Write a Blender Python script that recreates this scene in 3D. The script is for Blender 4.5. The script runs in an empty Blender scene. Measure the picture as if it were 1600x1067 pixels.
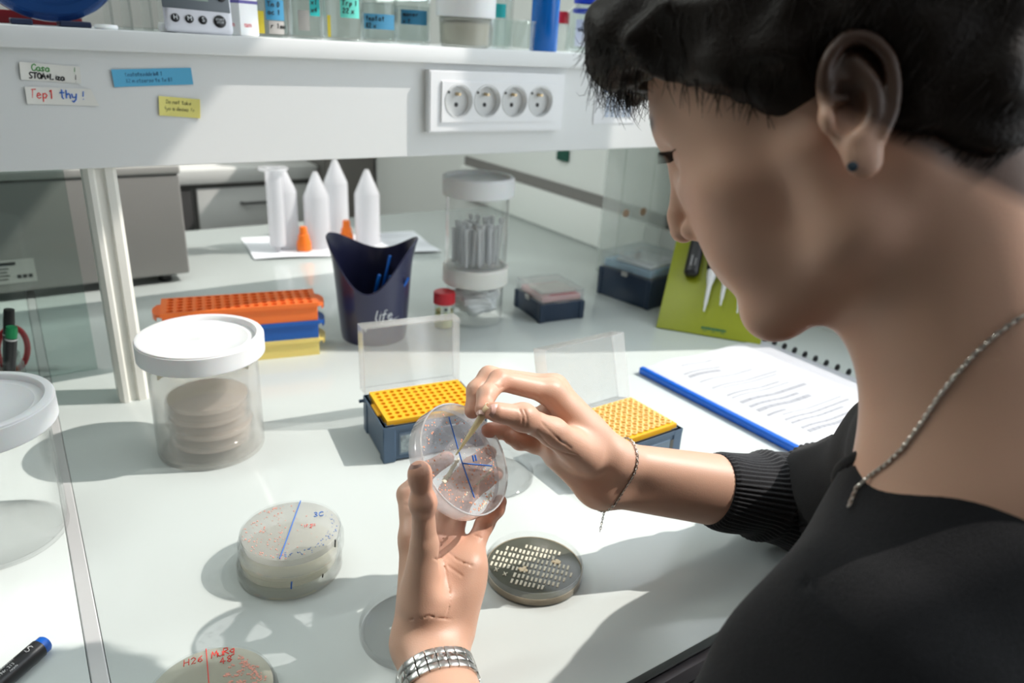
import bpy, bmesh, math, random
import numpy as np
from mathutils import Vector, Matrix, Euler
random.seed(7); rng = np.random.default_rng(5)
SC = bpy.context.scene; COL = SC.collection
# ------------------------------------------------------------------ camera
F = 1150.0; CAMZ = 0.45
Rv = np.array([[0.832097, -0.552128, 0.053075], [0.166867, 0.340826, 0.925198], [0.528917, 0.760998, -0.375735]])
def _orth():
    global Rv
    pitch, yaw, roll = math.radians(22.063), math.radians(-34.766), math.radians(3.283)
    cy, sy, cp, sp, cr, sr = math.cos(yaw), math.sin(yaw), math.cos(pitch), math.sin(pitch), math.cos(roll), math.sin(roll)
    fwd = np.array([-sy*cp, cy*cp, -sp]); right = np.array([cy, sy, 0.]); up = np.cross(right, fwd)
    Rv = np.array([cr*right+sr*up, -sr*right+cr*up, fwd])
_orth()
cam = bpy.data.cameras.new('camera'); camo = bpy.data.objects.new('camera', cam); COL.objects.link(camo)
cam.sensor_fit = 'HORIZONTAL'; cam.sensor_width = 36.0; cam.lens = F*36/1600
cam.clip_start = 0.02; cam.clip_end = 60
camo.matrix_world = Matrix(((Rv[0][0], Rv[1][0], -Rv[2][0], 0), (Rv[0][1], Rv[1][1], -Rv[2][1], 0), (Rv[0][2], Rv[1][2], -Rv[2][2], CAMZ), (0, 0, 0, 1)))
cam.dof.use_dof = True; cam.dof.focus_distance = 0.575; cam.dof.aperture_fstop = 6.3
SC.camera = camo
# ------------------------------------------------------------------ light, exposure
vs = SC.view_settings; vs.view_transform = 'Standard'; vs.look = 'None'; vs.gamma = 1.0; vs.use_curve_mapping = False; vs.exposure = 0.0
W = bpy.data.worlds.new('daylight'); SC.world = W; W.use_nodes = True
bg = W.node_tree.nodes['Background']; bg.inputs[0].default_value = (0.88, 0.95, 1.0, 1); bg.inputs[1].default_value = 2.75
SUN = Vector((-0.87, 0.375, -1.0)).normalized()
sl = bpy.data.lights.new('sun', 'SUN'); sl.energy = 3.85; sl.angle = math.radians(0.6); sl.color = (1.0, 0.935, 0.87)
so = bpy.data.objects.new('sun', sl); COL.objects.link(so); so.rotation_euler = SUN.to_track_quat('-Z', 'Y').to_euler(); so.location = (3, -1, 4)
def portal(name, loc, sx, sy):
    l = bpy.data.lights.new(name, 'AREA'); l.shape = 'RECTANGLE'; l.size = sx; l.size_y = sy; l.cycles.is_portal = True
    o = bpy.data.objects.new(name, l); COL.objects.link(o); o.location = loc; o.rotation_euler = Vector((-1, 0, 0)).to_track_quat('-Z', 'Y').to_euler()
SC.cycles.transparent_max_bounces = 32
SC.cycles.max_bounces = 10
SC.cycles.sample_clamp_indirect = 4.0
SC.cycles.caustics_reflective = False; SC.cycles.caustics_refractive = False
# ------------------------------------------------------------------ pixel helpers (measuring only)
def img(px, py, depth):
    d = Rv.T @ np.array([(px-800)/F, -(py-533.5)/F, 1.0]); return np.array([0, 0, CAMZ]) + depth*d
# ------------------------------------------------------------------ materials
MATS = {}
def _new(name):
    m = bpy.data.materials.new(name); m.use_nodes = True; nt = m.node_tree; nt.nodes.clear(); return m, nt
def pbr(name, col, rough=0.5, metal=0.0, bump=0.0, bscale=200.0, var=0.0, vscale=20.0, sss=0.0, sssr=(0.01, 0.004, 0.002), spec=0.5, coat=0.0, trans=0.0, attr=False, rvar=0.0, sheen=0.0, stretch=None):
    if name in MATS: return MATS[name]
    m, nt = _new(name); N, L = nt.nodes, nt.links
    out = N.new('ShaderNodeOutputMaterial'); b = N.new('ShaderNodeBsdfPrincipled'); L.new(b.outputs[0], out.inputs[0])
    c = (*col, 1); b.inputs['Base Color'].default_value = c; b.inputs['Roughness'].default_value = rough; b.inputs['Metallic'].default_value = metal
    b.inputs['Specular IOR Level'].default_value = spec; b.inputs['Coat Weight'].default_value = coat; b.inputs['Transmission Weight'].default_value = trans
    b.inputs['Sheen Weight'].default_value = sheen
    if sss:
        b.inputs['Subsurface Weight'].default_value = sss; b.inputs['Subsurface Radius'].default_value = (1.0, 0.4, 0.2); b.inputs['Subsurface Scale'].default_value = sssr[0]
    tc = N.new('ShaderNodeTexCoord'); src = tc.outputs['Object']
    if stretch:
        mp = N.new('ShaderNodeMapping'); mp.inputs['Scale'].default_value = stretch; L.new(src, mp.inputs['Vector']); src = mp.outputs[0]
    colsock = None
    if attr:
        a = N.new('ShaderNodeAttribute'); a.attribute_name = 'tint'
        mx = N.new('ShaderNodeMix'); mx.data_type = 'RGBA'; mx.blend_type = 'MULTIPLY'; mx.inputs[0].default_value = 1.0; mx.inputs[6].default_value = c
        L.new(a.outputs['Color'], mx.inputs[7]); colsock = mx.outputs[2]
    if var:
        n = N.new('ShaderNodeTexNoise'); n.inputs['Scale'].default_value = vscale; n.inputs['Detail'].default_value = 4; L.new(src, n.inputs['Vector'])
        mr = N.new('ShaderNodeMapRange'); mr.inputs[1].default_value = 0.25; mr.inputs[2].default_value = 0.75; mr.inputs[3].default_value = 1-var; mr.inputs[4].default_value = 1+var*0.5; L.new(n.outputs[0], mr.inputs[0])
        mx = N.new('ShaderNodeMix'); mx.data_type = 'RGBA'; mx.blend_type = 'MULTIPLY'; mx.inputs[0].default_value = 1.0; mx.inputs[6].default_value = c
        if colsock: L.new(colsock, mx.inputs[6])
        L.new(mr.outputs[0], mx.inputs[7]); colsock = mx.outputs[2]
    if colsock: L.new(colsock, b.inputs['Base Color'])
    if bump:
        n = N.new('ShaderNodeTexNoise'); n.inputs['Scale'].default_value = bscale; n.inputs['Detail'].default_value = 3; L.new(src, n.inputs['Vector'])
        bp = N.new('ShaderNodeBump'); bp.inputs['Strength'].default_value = 1.0; bp.inputs['Distance'].default_value = bump; L.new(n.outputs[0], bp.inputs['Height']); L.new(bp.outputs[0], b.inputs['Normal'])
    MATS[name] = m; return m
def clear(name, tint=(0.97, 0.98, 0.98), haze=0.0, hcol=(0.9, 0.92, 0.92), rough=0.05, refl=1.0, hvar=0.0, hscale=40):
    """thin-walled clear or milky plastic: transparent + gloss by Fresnel, with an optional scattering share"""
    if name in MATS: return MATS[name]
    m, nt = _new(name); N, L = nt.nodes, nt.links
    out = N.new('ShaderNodeOutputMaterial'); t = N.new('ShaderNodeBsdfTransparent'); t.inputs[0].default_value = (*tint, 1)
    cur = t.outputs[0]
    if haze:
        d = N.new('ShaderNodeBsdfDiffuse'); d.inputs[0].default_value = (*hcol, 1); tr = N.new('ShaderNodeBsdfTranslucent'); tr.inputs[0].default_value = (*hcol, 1)
        h = N.new('ShaderNodeMixShader'); h.inputs[0].default_value = 0.6; L.new(d.outputs[0], h.inputs[1]); L.new(tr.outputs[0], h.inputs[2])
        mx = N.new('ShaderNodeMixShader'); mx.inputs[0].default_value = haze; L.new(cur, mx.inputs[1]); L.new(h.outputs[0], mx.inputs[2]); cur = mx.outputs[0]
        if hvar:
            tc = N.new('ShaderNodeTexCoord'); n = N.new('ShaderNodeTexNoise'); n.inputs['Scale'].default_value = hscale; L.new(tc.outputs['Object'], n.inputs['Vector'])
            mr = N.new('ShaderNodeMapRange'); mr.inputs[1].default_value = 0.3; mr.inputs[2].default_value = 0.7; mr.inputs[3].default_value = max(0, haze-hvar); mr.inputs[4].default_value = min(1, haze+hvar)
            L.new(n.outputs[0], mr.inputs[0]); L.new(mr.outputs[0], mx.inputs[0])
    g = N.new('ShaderNodeBsdfGlossy'); g.inputs['Roughness'].default_value = rough
    fr = N.new('ShaderNodeLayerWeight'); fr.inputs[0].default_value = 0.5
    pw = N.new('ShaderNodeMath'); pw.operation = 'POWER'; pw.inputs[1].default_value = 4.0; L.new(fr.outputs['Facing'], pw.inputs[0])
    ma = N.new('ShaderNodeMath'); ma.operation = 'MULTIPLY_ADD'; ma.inputs[1].default_value = 0.9; ma.inputs[2].default_value = 0.022; L.new(pw.outputs[0], ma.inputs[0])
    mu = N.new('ShaderNodeMath'); mu.operation = 'MULTIPLY'; mu.inputs[1].default_value = refl; mu.use_clamp = True; L.new(ma.outputs[0], mu.inputs[0])
    mx = N.new('ShaderNodeMixShader'); L.new(mu.outputs[0], mx.inputs[0]); L.new(cur, mx.inputs[1]); L.new(g.outputs[0], mx.inputs[2]); L.new(mx.outputs[0], out.inputs[0])
    MATS[name] = m; return m
# ------------------------------------------------------------------ mesh builder
class MB:
    def __init__(s): s.v = []; s.f = []
    def add(s, vs, fs, M=None):
        o = len(s.v)
        for p in vs: s.v.append(tuple(M @ Vector(p)) if M is not None else tuple(p))
        for f in fs: s.f.append(tuple(i+o for i in f))
        return s
    def box(s, c, d, M=None, taper=None):
        x, y, z = d[0]/2, d[1]/2, d[2]/2; tx, ty = taper or (1, 1)
        vs = [(c[0]+i*x*(tx if k > 0 else 1), c[1]+j*y*(ty if k > 0 else 1), c[2]+k*z) for k in (-1, 1) for j in (-1, 1) for i in (-1, 1)]
        return s.add(vs, [(0, 2, 3, 1), (4, 5, 7, 6), (0, 1, 5, 4), (2, 6, 7, 3), (0, 4, 6, 2), (1, 3, 7, 5)], M)
    def bbox(s, c, d, r=0.002, seg=2, M=None):
        bm = bmesh.new(); bmesh.ops.create_cube(bm, size=1.0)
        for v in bm.verts: v.co = Vector((c[0]+v.co.x*d[0], c[1]+v.co.y*d[1], c[2]+v.co.z*d[2]))
        bmesh.ops.bevel(bm, geom=bm.edges[:], offset=min(r, min(d)*0.49), segments=seg, profile=0.5, affect='EDGES')
        bm.verts.index_update(); s.add([v.co[:] for v in bm.verts], [[v.index for v in f.verts] for f in bm.faces], M); bm.free(); return s
    def lathe(s, prof, seg=40, c=(0, 0, 0), M=None, sx=1, sy=1):
        vs, fs, rings = [], [], []
        for r, z in prof:
            if r < 1e-6: rings.append([len(vs)]); vs.append((c[0], c[1], c[2]+z))
            else:
                rings.append(list(range(len(vs), len(vs)+seg)))
                for i in range(seg): a = 2*math.pi*i/seg; vs.append((c[0]+r*math.cos(a)*sx, c[1]+r*math.sin(a)*sy, c[2]+z))
        for A, B in zip(rings, rings[1:]):
            for i in range(seg):
                j = (i+1) % seg
                if len(A) == 1 and len(B) == 1: continue
                if len(A) == 1: fs.append((A[0], B[j], B[i]))
                elif len(B) == 1: fs.append((A[i], A[j], B[0]))
                else: fs.append((A[i], A[j], B[j], B[i]))
        return s.add(vs, fs, M)
    def tube(s, pts, r, seg=8, M=None, closed=False, caps=True):
        P = [Vector(p) for p in pts]; n = len(P); R = r if hasattr(r, '__len__') else [r]*n
        vs, fs = [], []; prev = None
        for i in range(n):
            if closed: t = (P[(i+1) % n]-P[i-1])
            else: t = P[min(i+1, n-1)]-P[max(i-1, 0)]
            t = t.normalized() if t.length > 1e-9 else Vector((0, 0, 1))
            if prev is None:
                up = Vector((0, 0, 1)) if abs(t.z) < 0.9 else Vector((1, 0, 0)); a = t.cross(up).normalized()
            else: a = (prev - t*prev.dot(t)); a = a.normalized() if a.length > 1e-9 else t.orthogonal().normalized()
            prev = a; b = t.cross(a)
            for k in range(seg): w = 2*math.pi*k/seg; vs.append(P[i]+(a*math.cos(w)+b*math.sin(w))*R[i])
        m = n if closed else n-1
        for i in range(m):
            for k in range(seg):
                j = (i+1) % n; l = (k+1) % seg; fs.append((i*seg+k, i*seg+l, j*seg+l, j*seg+k))
        if caps and not closed: fs.append(tuple(reversed(range(seg)))); fs.append(tuple((n-1)*seg+k for k in range(seg)))
        return s.add([tuple(v) for v in vs], fs, M)
    def prism(s, poly, z0, z1, M=None):
        n = len(poly); vs = [(x, y, z0) for x, y in poly]+[(x, y, z1) for x, y in poly]
        return s.add(vs, [tuple(reversed(range(n))), tuple(range(n, 2*n))]+[(i, (i+1) % n, n+(i+1) % n, n+i) for i in range(n)], M)
    def mesh(s, name, smooth=True, angle=40):
        me = bpy.data.meshes.new(name); me.from_pydata(s.v, [], s.f)
        if smooth:
            me.polygons.foreach_set('use_smooth', [True]*len(me.polygons)); me.set_sharp_from_angle(angle=math.radians(angle))
        return me
def link(name, me, mat, parent=None):
    o = bpy.data.objects.new(name, me); COL.objects.link(o)
    if mat is not None and len(me.materials) == 0: me.materials.append(mat)
    if parent is not None: o.parent = parent
    return o
def tag(o, label, cat, group=None):
    o['label'] = label; o['category'] = cat
    if group: o['group'] = group
    return o
def thing(name, label, cat, loc=(0, 0, 0), rz=0.0, group=None, rot=None):
    o = bpy.data.objects.new(name, None); COL.objects.link(o); o.empty_display_size = 0.02
    o.location = loc; o.rotation_euler = rot if rot is not None else (0, 0, rz); return tag(o, label, cat, group)
def part(name, mb, mat, parent, label=None, kind=None, angle=40, smooth=True):
    o = link(name, mb.mesh(name, smooth, angle), mat, parent)
    if label: o['label'] = label
    if kind: o['kind'] = kind
    return o
def solo(name, mb, mat, label, cat, loc=(0, 0, 0), rz=0.0, group=None, rot=None):
    o = link(name, mb.mesh(name), mat); o.location = loc; o.rotation_euler = rot if rot is not None else (0, 0, rz); return tag(o, label, cat, group)
def struct(name, mb, mat, parent=None):
    o = link(name, mb.mesh(name), mat, parent); o['kind'] = 'structure'; return o
def dup(root, loc, rz=0.0, label=None, group=None, rot=None):
    r = root.copy(); COL.objects.link(r); r.location = loc; r.rotation_euler = rot if rot is not None else (0, 0, rz)
    if label: r['label'] = label
    if group: r['group'] = group
    for ch in root.children:
        c = ch.copy(); COL.objects.link(c); c.parent = r
        for g in ch.children: d = g.copy(); COL.objects.link(d); d.parent = c
    return r
# ------------------------------------------------------------------ handwriting: stroke glyphs on a 1 x 1 cell
G = {'C': [[(.9,.8),(.6,1),(.2,.8),(.1,.4),(.3,.05),(.7,0),(.95,.2)]], 'a': [[(.8,.5),(.5,.6),(.2,.4),(.2,.1),(.5,0),(.8,.2),(.8,.55),(.85,0)]], 's': [[(.8,.5),(.5,.6),(.3,.45),(.7,.2),(.5,0),(.15,.1)]],
 '!': [[(.5,1),(.45,.3)],[(.45,.06),(.47,.0)]], 'S': [[(.9,.9),(.5,1),(.15,.8),(.4,.55),(.8,.3),(.5,0),(.1,.1)]], 'T': [[(0,.95),(1,1)],[(.5,1),(.45,0)]], 'F': [[(.85,.95),(.2,.9),(.2,0)],[(.2,.5),(.75,.55)]],
 'O': [[(.5,1),(.15,.7),(.15,.3),(.5,0),(.85,.3),(.85,.7),(.5,1)]], 'D': [[(.2,0),(.2,1),(.7,.85),(.9,.5),(.7,.1),(.2,0)]], 'A': [[(.05,0),(.5,1),(.95,0)],[(.25,.4),(.75,.4)]], '+': [[(.5,.2),(.5,.8)],[(.2,.5),(.8,.5)]],
 'L': [[(.2,1),(.15,.05),(.85,.1)]], 'l': [[(.5,1),(.45,.1),(.7,0)]], 'i': [[(.5,.6),(.5,0)],[(.5,.8),(.52,.83)]], 'z': [[(.2,.55),(.8,.6),(.2,.0),(.85,.05)]], 'e': [[(.2,.3),(.8,.38),(.6,.6),(.3,.5),(.2,.2),(.5,0),(.85,.1)]],
 'p': [[(.25,.6),(.25,-.4)],[(.25,.45),(.6,.6),(.85,.35),(.6,.05),(.25,.1)]], '1': [[(.3,.8),(.6,1),(.55,0)]], 't': [[(.45,1),(.45,.1),(.7,0)],[(.1,.65),(.85,.7)]], 'h': [[(.2,1),(.2,0)],[(.2,.4),(.55,.6),(.8,.4),(.8,0)]],
 'y': [[(.15,.6),(.3,.15),(.75,.2)],[(.85,.6),(.75,-.1),(.4,-.4),(.15,-.25)]], 'H': [[(.15,1),(.1,0)],[(.85,1),(.85,0)],[(.12,.5),(.85,.52)]], '2': [[(.15,.8),(.5,1),(.85,.75),(.2,.05),(.9,.05)]], '6': [[(.8,.95),(.3,.6),(.15,.2),(.5,0),(.85,.2),(.6,.5),(.2,.3)]],
 'M': [[(.05,0),(.2,1),(.5,.3),(.8,1),(.95,0)]], 'u': [[(.2,.6),(.2,.15),(.5,0),(.8,.15),(.8,.6),(.85,0)]], 'R': [[(.15,0),(.15,1),(.7,.95),(.8,.7),(.2,.5),(.85,0)]], 'g': [[(.8,.5),(.5,.6),(.2,.35),(.5,.05),(.8,.3),(.8,.6),(.75,-.3),(.3,-.35)]],
 '4': [[(.6,0),(.65,1),(.1,.35),(.95,.35)]], '8': [[(.5,.5),(.2,.75),(.5,1),(.8,.75),(.5,.5),(.15,.25),(.5,0),(.85,.25),(.5,.5)]], '3': [[(.2,.9),(.6,1),(.8,.75),(.4,.52),(.85,.25),(.5,0),(.15,.1)]], 'c': [[(.8,.5),(.5,.6),(.2,.35),(.4,.02),(.85,.1)]],
 'f': [[(.85,.95),(.55,1),(.5,.5),(.45,-.35),(.2,-.3)],[(.2,.55),(.85,.6)]], 'n': [[(.2,.6),(.2,0)],[(.2,.4),(.55,.6),(.8,.4),(.8,0)]], 'o': [[(.5,.6),(.2,.4),(.25,.1),(.5,0),(.8,.2),(.75,.5),(.5,.6)]], 'r': [[(.25,.6),(.25,0)],[(.25,.4),(.55,.6),(.8,.55)]],
 'd': [[(.8,.5),(.4,.55),(.2,.25),(.5,0),(.8,.2)],[(.8,1),(.85,0)]], 'm': [[(.1,0),(.1,.6)],[(.1,.4),(.3,.6),(.45,.4),(.45,0)],[(.45,.4),(.7,.6),(.9,.4),(.9,0)]], '"': [[(.3,1),(.3,.4)],[(.7,1),(.7,.4)]], 'x': [[(.1,.6),(.9,0)],[(.9,.6),(.1,0)]], 'X': [[(.1,.9),(.9,.1)],[(.9,.9),(.1,.1)]],
 '0': [[(.5,1),(.2,.7),(.2,.3),(.5,0),(.8,.3),(.8,.7),(.5,1)]], '/': [[(.1,0),(.9,1)]], '7': [[(.1,.95),(.85,1),(.4,0)]], 'b': [[(.2,1),(.2,0)],[(.2,.4),(.6,.6),(.85,.3),(.5,0),(.2,.1)]], 'k': [[(.2,1),(.2,0)],[(.8,.6),(.2,.25),(.85,0)]]}
def write(mb, text, x, y, h, r, adv=0.75, M=None, slant=0.1, jit=0.03):
    rn = random.Random(len(text)*7+int(h*1e5)); cx = x
    for ch in text:
        for st in G.get(ch, []):
            pts = [(cx+(px+slant*py+rn.uniform(-jit, jit))*h*0.7, y+(py+rn.uniform(-jit, jit))*h, 0) for px, py in st]
            q = []
            for a, b in zip(pts, pts[1:]): q += [a, tuple((a[i]+b[i])/2 for i in range(3))]
            q.append(pts[-1]); mb.tube(q, r, 5, M)
        cx += h*adv*(0.55 if ch in ' !il1' else 1.0)
    return cx
def printed(text, size, mat, parent, M, name='printed_text', ext=0.00015):
    cu = bpy.data.curves.new(name, 'FONT'); cu.body = text; cu.size = size; cu.extrude = ext; cu.align_x = 'CENTER'; cu.align_y = 'CENTER'; cu.resolution_u = 2
    o = bpy.data.objects.new(name, cu); COL.objects.link(o)
    me = bpy.data.meshes.new_from_object(o.evaluated_get(bpy.context.evaluated_depsgraph_get())); bpy.data.objects.remove(o)
    me.materials.clear(); q = link(name, me, mat, parent); q.matrix_local = M; return q
FACE = Matrix.Rotation(math.pi/2, 4, 'X')   # text/labels stand up, facing -Y
def holed_plate(nx, ny, pitch, hr, depth, zt, margin=0.0, seg=8, thick=0.0):
    m = MB(); c = pitch/2
    for i in range(nx):
        for j in range(ny):
            x0, y0 = (i-(nx-1)/2)*pitch, (j-(ny-1)/2)*pitch; vs = []
            for k in range(seg):
                a = 2*math.pi*(k+0.5)/seg; s = c/max(abs(math.cos(a)), abs(math.sin(a))); 
                vs.append((x0+s*math.cos(a), y0+s*math.sin(a), zt))
            for k in range(seg): a = 2*math.pi*(k+0.5)/seg; vs.append((x0+hr*math.cos(a), y0+hr*math.sin(a), zt))
            for k in range(seg): a = 2*math.pi*(k+0.5)/seg; vs.append((x0+hr*.92*math.cos(a), y0+hr*.92*math.sin(a), zt-depth))
            fs = []
            for k in range(seg):
                l = (k+1) % seg; fs += [(k, l, seg+l, seg+k), (seg+k, seg+l, 2*seg+l, 2*seg+k)]
            # square corners
            fs.append(tuple(2*seg+k for k in range(seg))); m.add(vs, fs)
            for sx in (-1, 1):
                for sy in (-1, 1):
                    a1 = math.atan2(sy, sx)-math.pi/seg; a2 = math.atan2(sy, sx)+math.pi/seg
                    P = [(x0+sx*c, y0+sy*c, zt)]
                    for a in (a1, a2): s = c/max(abs(math.cos(a)), abs(math.sin(a))); P.append((x0+s*math.cos(a), y0+s*math.sin(a), zt))
                    m.add([P[0], P[2], P[1]], [(0, 1, 2)])
    return m
def frame_ring(m, ox, oy, ix, iy, z0, z1):   # rectangular skirt with flat top border
    for s in (-1, 1):
        m.box((s*(ox+ix)/4, 0, (z0+z1)/2), ((ox-ix)/2, oy, z1-z0)); m.box((0, s*(oy+iy)/4, (z0+z1)/2), (ix, (oy-iy)/2, z1-z0))
    return m
# ------------------------------------------------------------------ colours
white = pbr('white laminate', (0.75, 0.765, 0.76), 0.35)
wallp = pbr('pale wall paint', (0.86, 0.88, 0.85), 0.7, bump=0.0003, bscale=300)
dimwall = pbr('dim room paint', (0.07, 0.068, 0.065), 0.8)
floorm = pbr('grey vinyl floor', (0.14, 0.14, 0.135), 0.4, var=0.15, vscale=30)
ceilm = pbr('ceiling paint', (0.80, 0.80, 0.78), 0.8)
frost = pbr('frosted white glass', (0.615, 0.665, 0.648), 0.09, spec=0.5, bump=0.00002, bscale=900)
alu = pbr('pale anodised trim', (0.66, 0.66, 0.66), 0.35, metal=0.3)
dark = pbr('near black plastic', (0.012, 0.012, 0.014), 0.35)
under = pbr('dark under frame', (0.05, 0.05, 0.065), 0.5)
offw = pbr('cream painted profile', (0.80, 0.79, 0.73), 0.4)
pl_white = pbr('white plastic', (0.86, 0.87, 0.87), 0.35, sss=0.1)
pl_socket = pbr('socket white plastic', (0.84, 0.85, 0.86), 0.25)
clr = clear('clear plastic', (0.996, 0.998, 0.998), 0.02, (0.95, 0.97, 0.97))
clrglass = clear('clear glass', (0.95, 0.975, 0.97), 0.0)
milky = clear('milky plastic', (0.985, 0.985, 0.98), 0.19, (1.0, 0.99, 0.96), 0.15)
frostlid = clear('frosted lid plastic', (0.97, 0.97, 0.97), 0.20, (0.93, 0.93, 0.93), 0.2)
navy = pbr('navy box plastic', (0.012, 0.03, 0.065), 0.38)
slate = pbr('slate blue box plastic', (0.06, 0.105, 0.17), 0.42)
ymat = pbr('yellow tip tray plastic', (0.90, 0.46, 0.015), 0.4, sss=0.2)
red = pbr('red plastic', (0.62, 0.015, 0.03), 0.35)
steel = pbr('brushed steel', (0.62, 0.61, 0.59), 0.28, metal=1.0)
silver = pbr('silver chain', (0.65, 0.60, 0.55), 0.3, metal=1.0)
ink_blue = pbr('blue marker ink', (0.02, 0.14, 0.55), 0.5); ink_red = pbr('red marker ink', (0.75, 0.03, 0.02), 0.5); ink_black = pbr('black ink', (0.015, 0.015, 0.015), 0.5); ink_green = pbr('green ink', (0.05, 0.30, 0.05), 0.5)
paper = pbr('white paper', (0.64, 0.655, 0.69), 0.7)
# ------------------------------------------------------------------ room shell
FL, CE = -0.75, 1.95
struct('floor', MB().box((-1.07, 0.4, FL-0.05), (4.78, 6.7, 0.1)), floorm)
struct('ceiling', MB().box((-1.07, 0.4, CE+0.05), (4.78, 6.7, 0.1)), ceilm)
struct('wall_left', MB().box((-3.4, 0.6, 0.6), (0.1, 7.0, 2.7)), dimwall)
struct('wall_front', MB().box((-1.07, -2.85, 0.6), (4.78, 0.1, 2.7)), dimwall)
struct('wall_back', MB().box((-1.07, 3.65, 0.6), (4.78, 0.1, 2.7)), pbr('back wall paint', (0.55, 0.55, 0.53), 0.8))
# window wall on the right: sill, pier slanted to shape the sun patches, head, end pieces
XW, TW = 1.18, 0.14
def wallprism(mb, yz, x0=XW, x1=XW+TW):
    n = len(yz); vs = [(x0, y, z) for y, z in yz]+[(x1, y, z) for y, z in yz]
    return mb.add(vs, [tuple(range(n)), tuple(reversed(range(n, 2*n)))]+[(i, n+i, n+(i+1) % n, (i+1) % n) for i in range(n)])
w = MB(); ZH = 1.645
wallprism(w, [(-2.8, FL), (0.62, FL), (0.62, 0.2), (-2.8, 0.2)])
wallprism(w, [(0.62, FL), (3.6, FL), (3.6, 0.56), (0.62, 0.56)])
wallprism(w, [(-2.8, ZH), (3.6, ZH), (3.6, CE), (-2.8, CE)])
wallprism(w, [(0.62, 0.56), (0.74, 0.56), (0.74, ZH), (0.70, ZH)])
wallprism(w, [(1.75, 0.56), (2.28, 0.56), (2.28, ZH), (1.75, ZH)]); wallprism(w, [(2.66, 0.56), (3.6, 0.56), (3.6, ZH), (2.66, ZH)])
wallprism(w, [(-2.8, 0.2), (-2.5, 0.2), (-2.5, ZH), (-2.8, ZH)])
struct('wall_right', w, wallp)
# window frames (mullions) standing in the openings
fr = MB()
for y in (-2.5, -1.4, -0.35): fr.box((XW+0.07, y, 0.92), (0.06, 0.06, 1.44))
fr.box((XW+0.07, -0.94, 0.215), (0.06, 3.1, 0.03))
struct('window_1', fr, pbr('white window frame', (0.7, 0.7, 0.7), 0.4))
portal('window light portal', (XW+0.01, -0.92, 0.92), 1.44, 3.2); portal('high window light portal', (XW+0.01, 1.25, 1.10), 1.08, 1.0)
# ledge on the right wall behind the bench, dark strip painted for its shadow gap
tr = MB(); tr.bbox((XW-0.012, 1.5, 0.046), (0.024, 1.0, 0.092), 0.002); struct('trim_1', tr, wallp)
tr = MB(); tr.box((XW-0.004, 1.5, 0.106), (0.008, 1.0, 0.026)); struct('trim_2', tr, pbr('grey painted shadow gap', (0.22, 0.21, 0.20), 0.6))
solo('wall_clip', MB().bbox((0, 0, 0), (0.008, 0.045, 0.03), 0.002), pbr('dark green plastic', (0.01, 0.09, 0.06), 0.4), 'small dark green plastic clip fixed on the pale wall under the shelf', 'clip', (XW-0.004, 1.515, 0.193))
# cabinets across the aisle behind the bench
cabm = pbr('warm grey cabinet laminate', (0.15, 0.145, 0.135), 0.5); cabw = pbr('white cabinet front', (0.72, 0.72, 0.70), 0.5); gap = pbr('shadow gap and dark trim', (0.04, 0.04, 0.04), 0.8)
cb = thing('drawer_cabinet', 'warm grey low drawer cabinet with white top across the aisle, seen behind the upright tubes', 'cabinet', (0.645, 3.0, FL))
part('body', MB().box((0, 0, 0.34), (0.62, 0.42, 0.68)), cabm, cb)
part('cabinet_top', MB().bbox((0, -0.005, 0.705), (0.66, 0.46, 0.05), 0.003), cabw, cb, 'white cabinet top')
for k, (z, h, m) in enumerate(((0.575, 0.17, cabw), (0.39, 0.17, cabm), (0.2, 0.17, cabm))):
    d = part('drawer', MB().bbox((0.09, -0.218, z), (0.40, 0.016, h), 0.003), m, cb, 'white drawer front' if m is cabw else None)
    part('handle', MB().tube([(0.04, -0.228, z+0.03), (0.04, -0.245, z+0.03), (0.14, -0.245, z+0.03), (0.14, -0.228, z+0.03)], 0.005, 8), gap, d)
part('dark_opening_panel', MB().bbox((-0.215, -0.218, 0.39), (0.17, 0.016, 0.54), 0.003), gap, cb)  # flat dark panel painted for the shaded opening beside the drawers
cb2 = thing('storage_cabinet', 'plain tall grey brown cabinet across the aisle, right of the drawers', 'cabinet', (1.075, 2.75, FL))
part('body', MB().box((0, 0.16, 0.62), (0.19, 0.42, 1.02)), cabm, cb2)
part('door', MB().bbox((0, -0.06, 0.62), (0.186, 0.018, 1.0), 0.004), pbr('grey brown door', (0.20, 0.185, 0.172), 0.5), cb2)
part('plinth', MB().box((0, 0.16, 0.055), (0.17, 0.38, 0.11)), gap, cb2)
def added_fill_lamp(label, x, y, watt):  # unseen panels added to lift the shaded bench and the back area
    lamp = thing('added_fill_lamp', label, 'lamp', (x, y, CE))
    part('housing', MB().bbox((0, 0, -0.02), (1.3, 0.36, 0.04), 0.004, 2), pl_white, lamp)
    ll = bpy.data.lights.new('added fill light', 'AREA'); ll.shape = 'RECTANGLE'; ll.size = 1.24; ll.size_y = 0.30; ll.energy = watt; ll.color = (0.94, 1.0, 0.95)
    lo = bpy.data.objects.new('added fill light', ll); COL.objects.link(lo); lo.parent = lamp; lo.location = (0, 0, -0.042)
added_fill_lamp('unseen lamp panel added to fill the shade on the front bench side', -0.30, 1.0, 8.0)
added_fill_lamp('unseen lamp panel added above the aisle to brighten the area behind the bench', -1.25, 2.45, 38.0)
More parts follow.
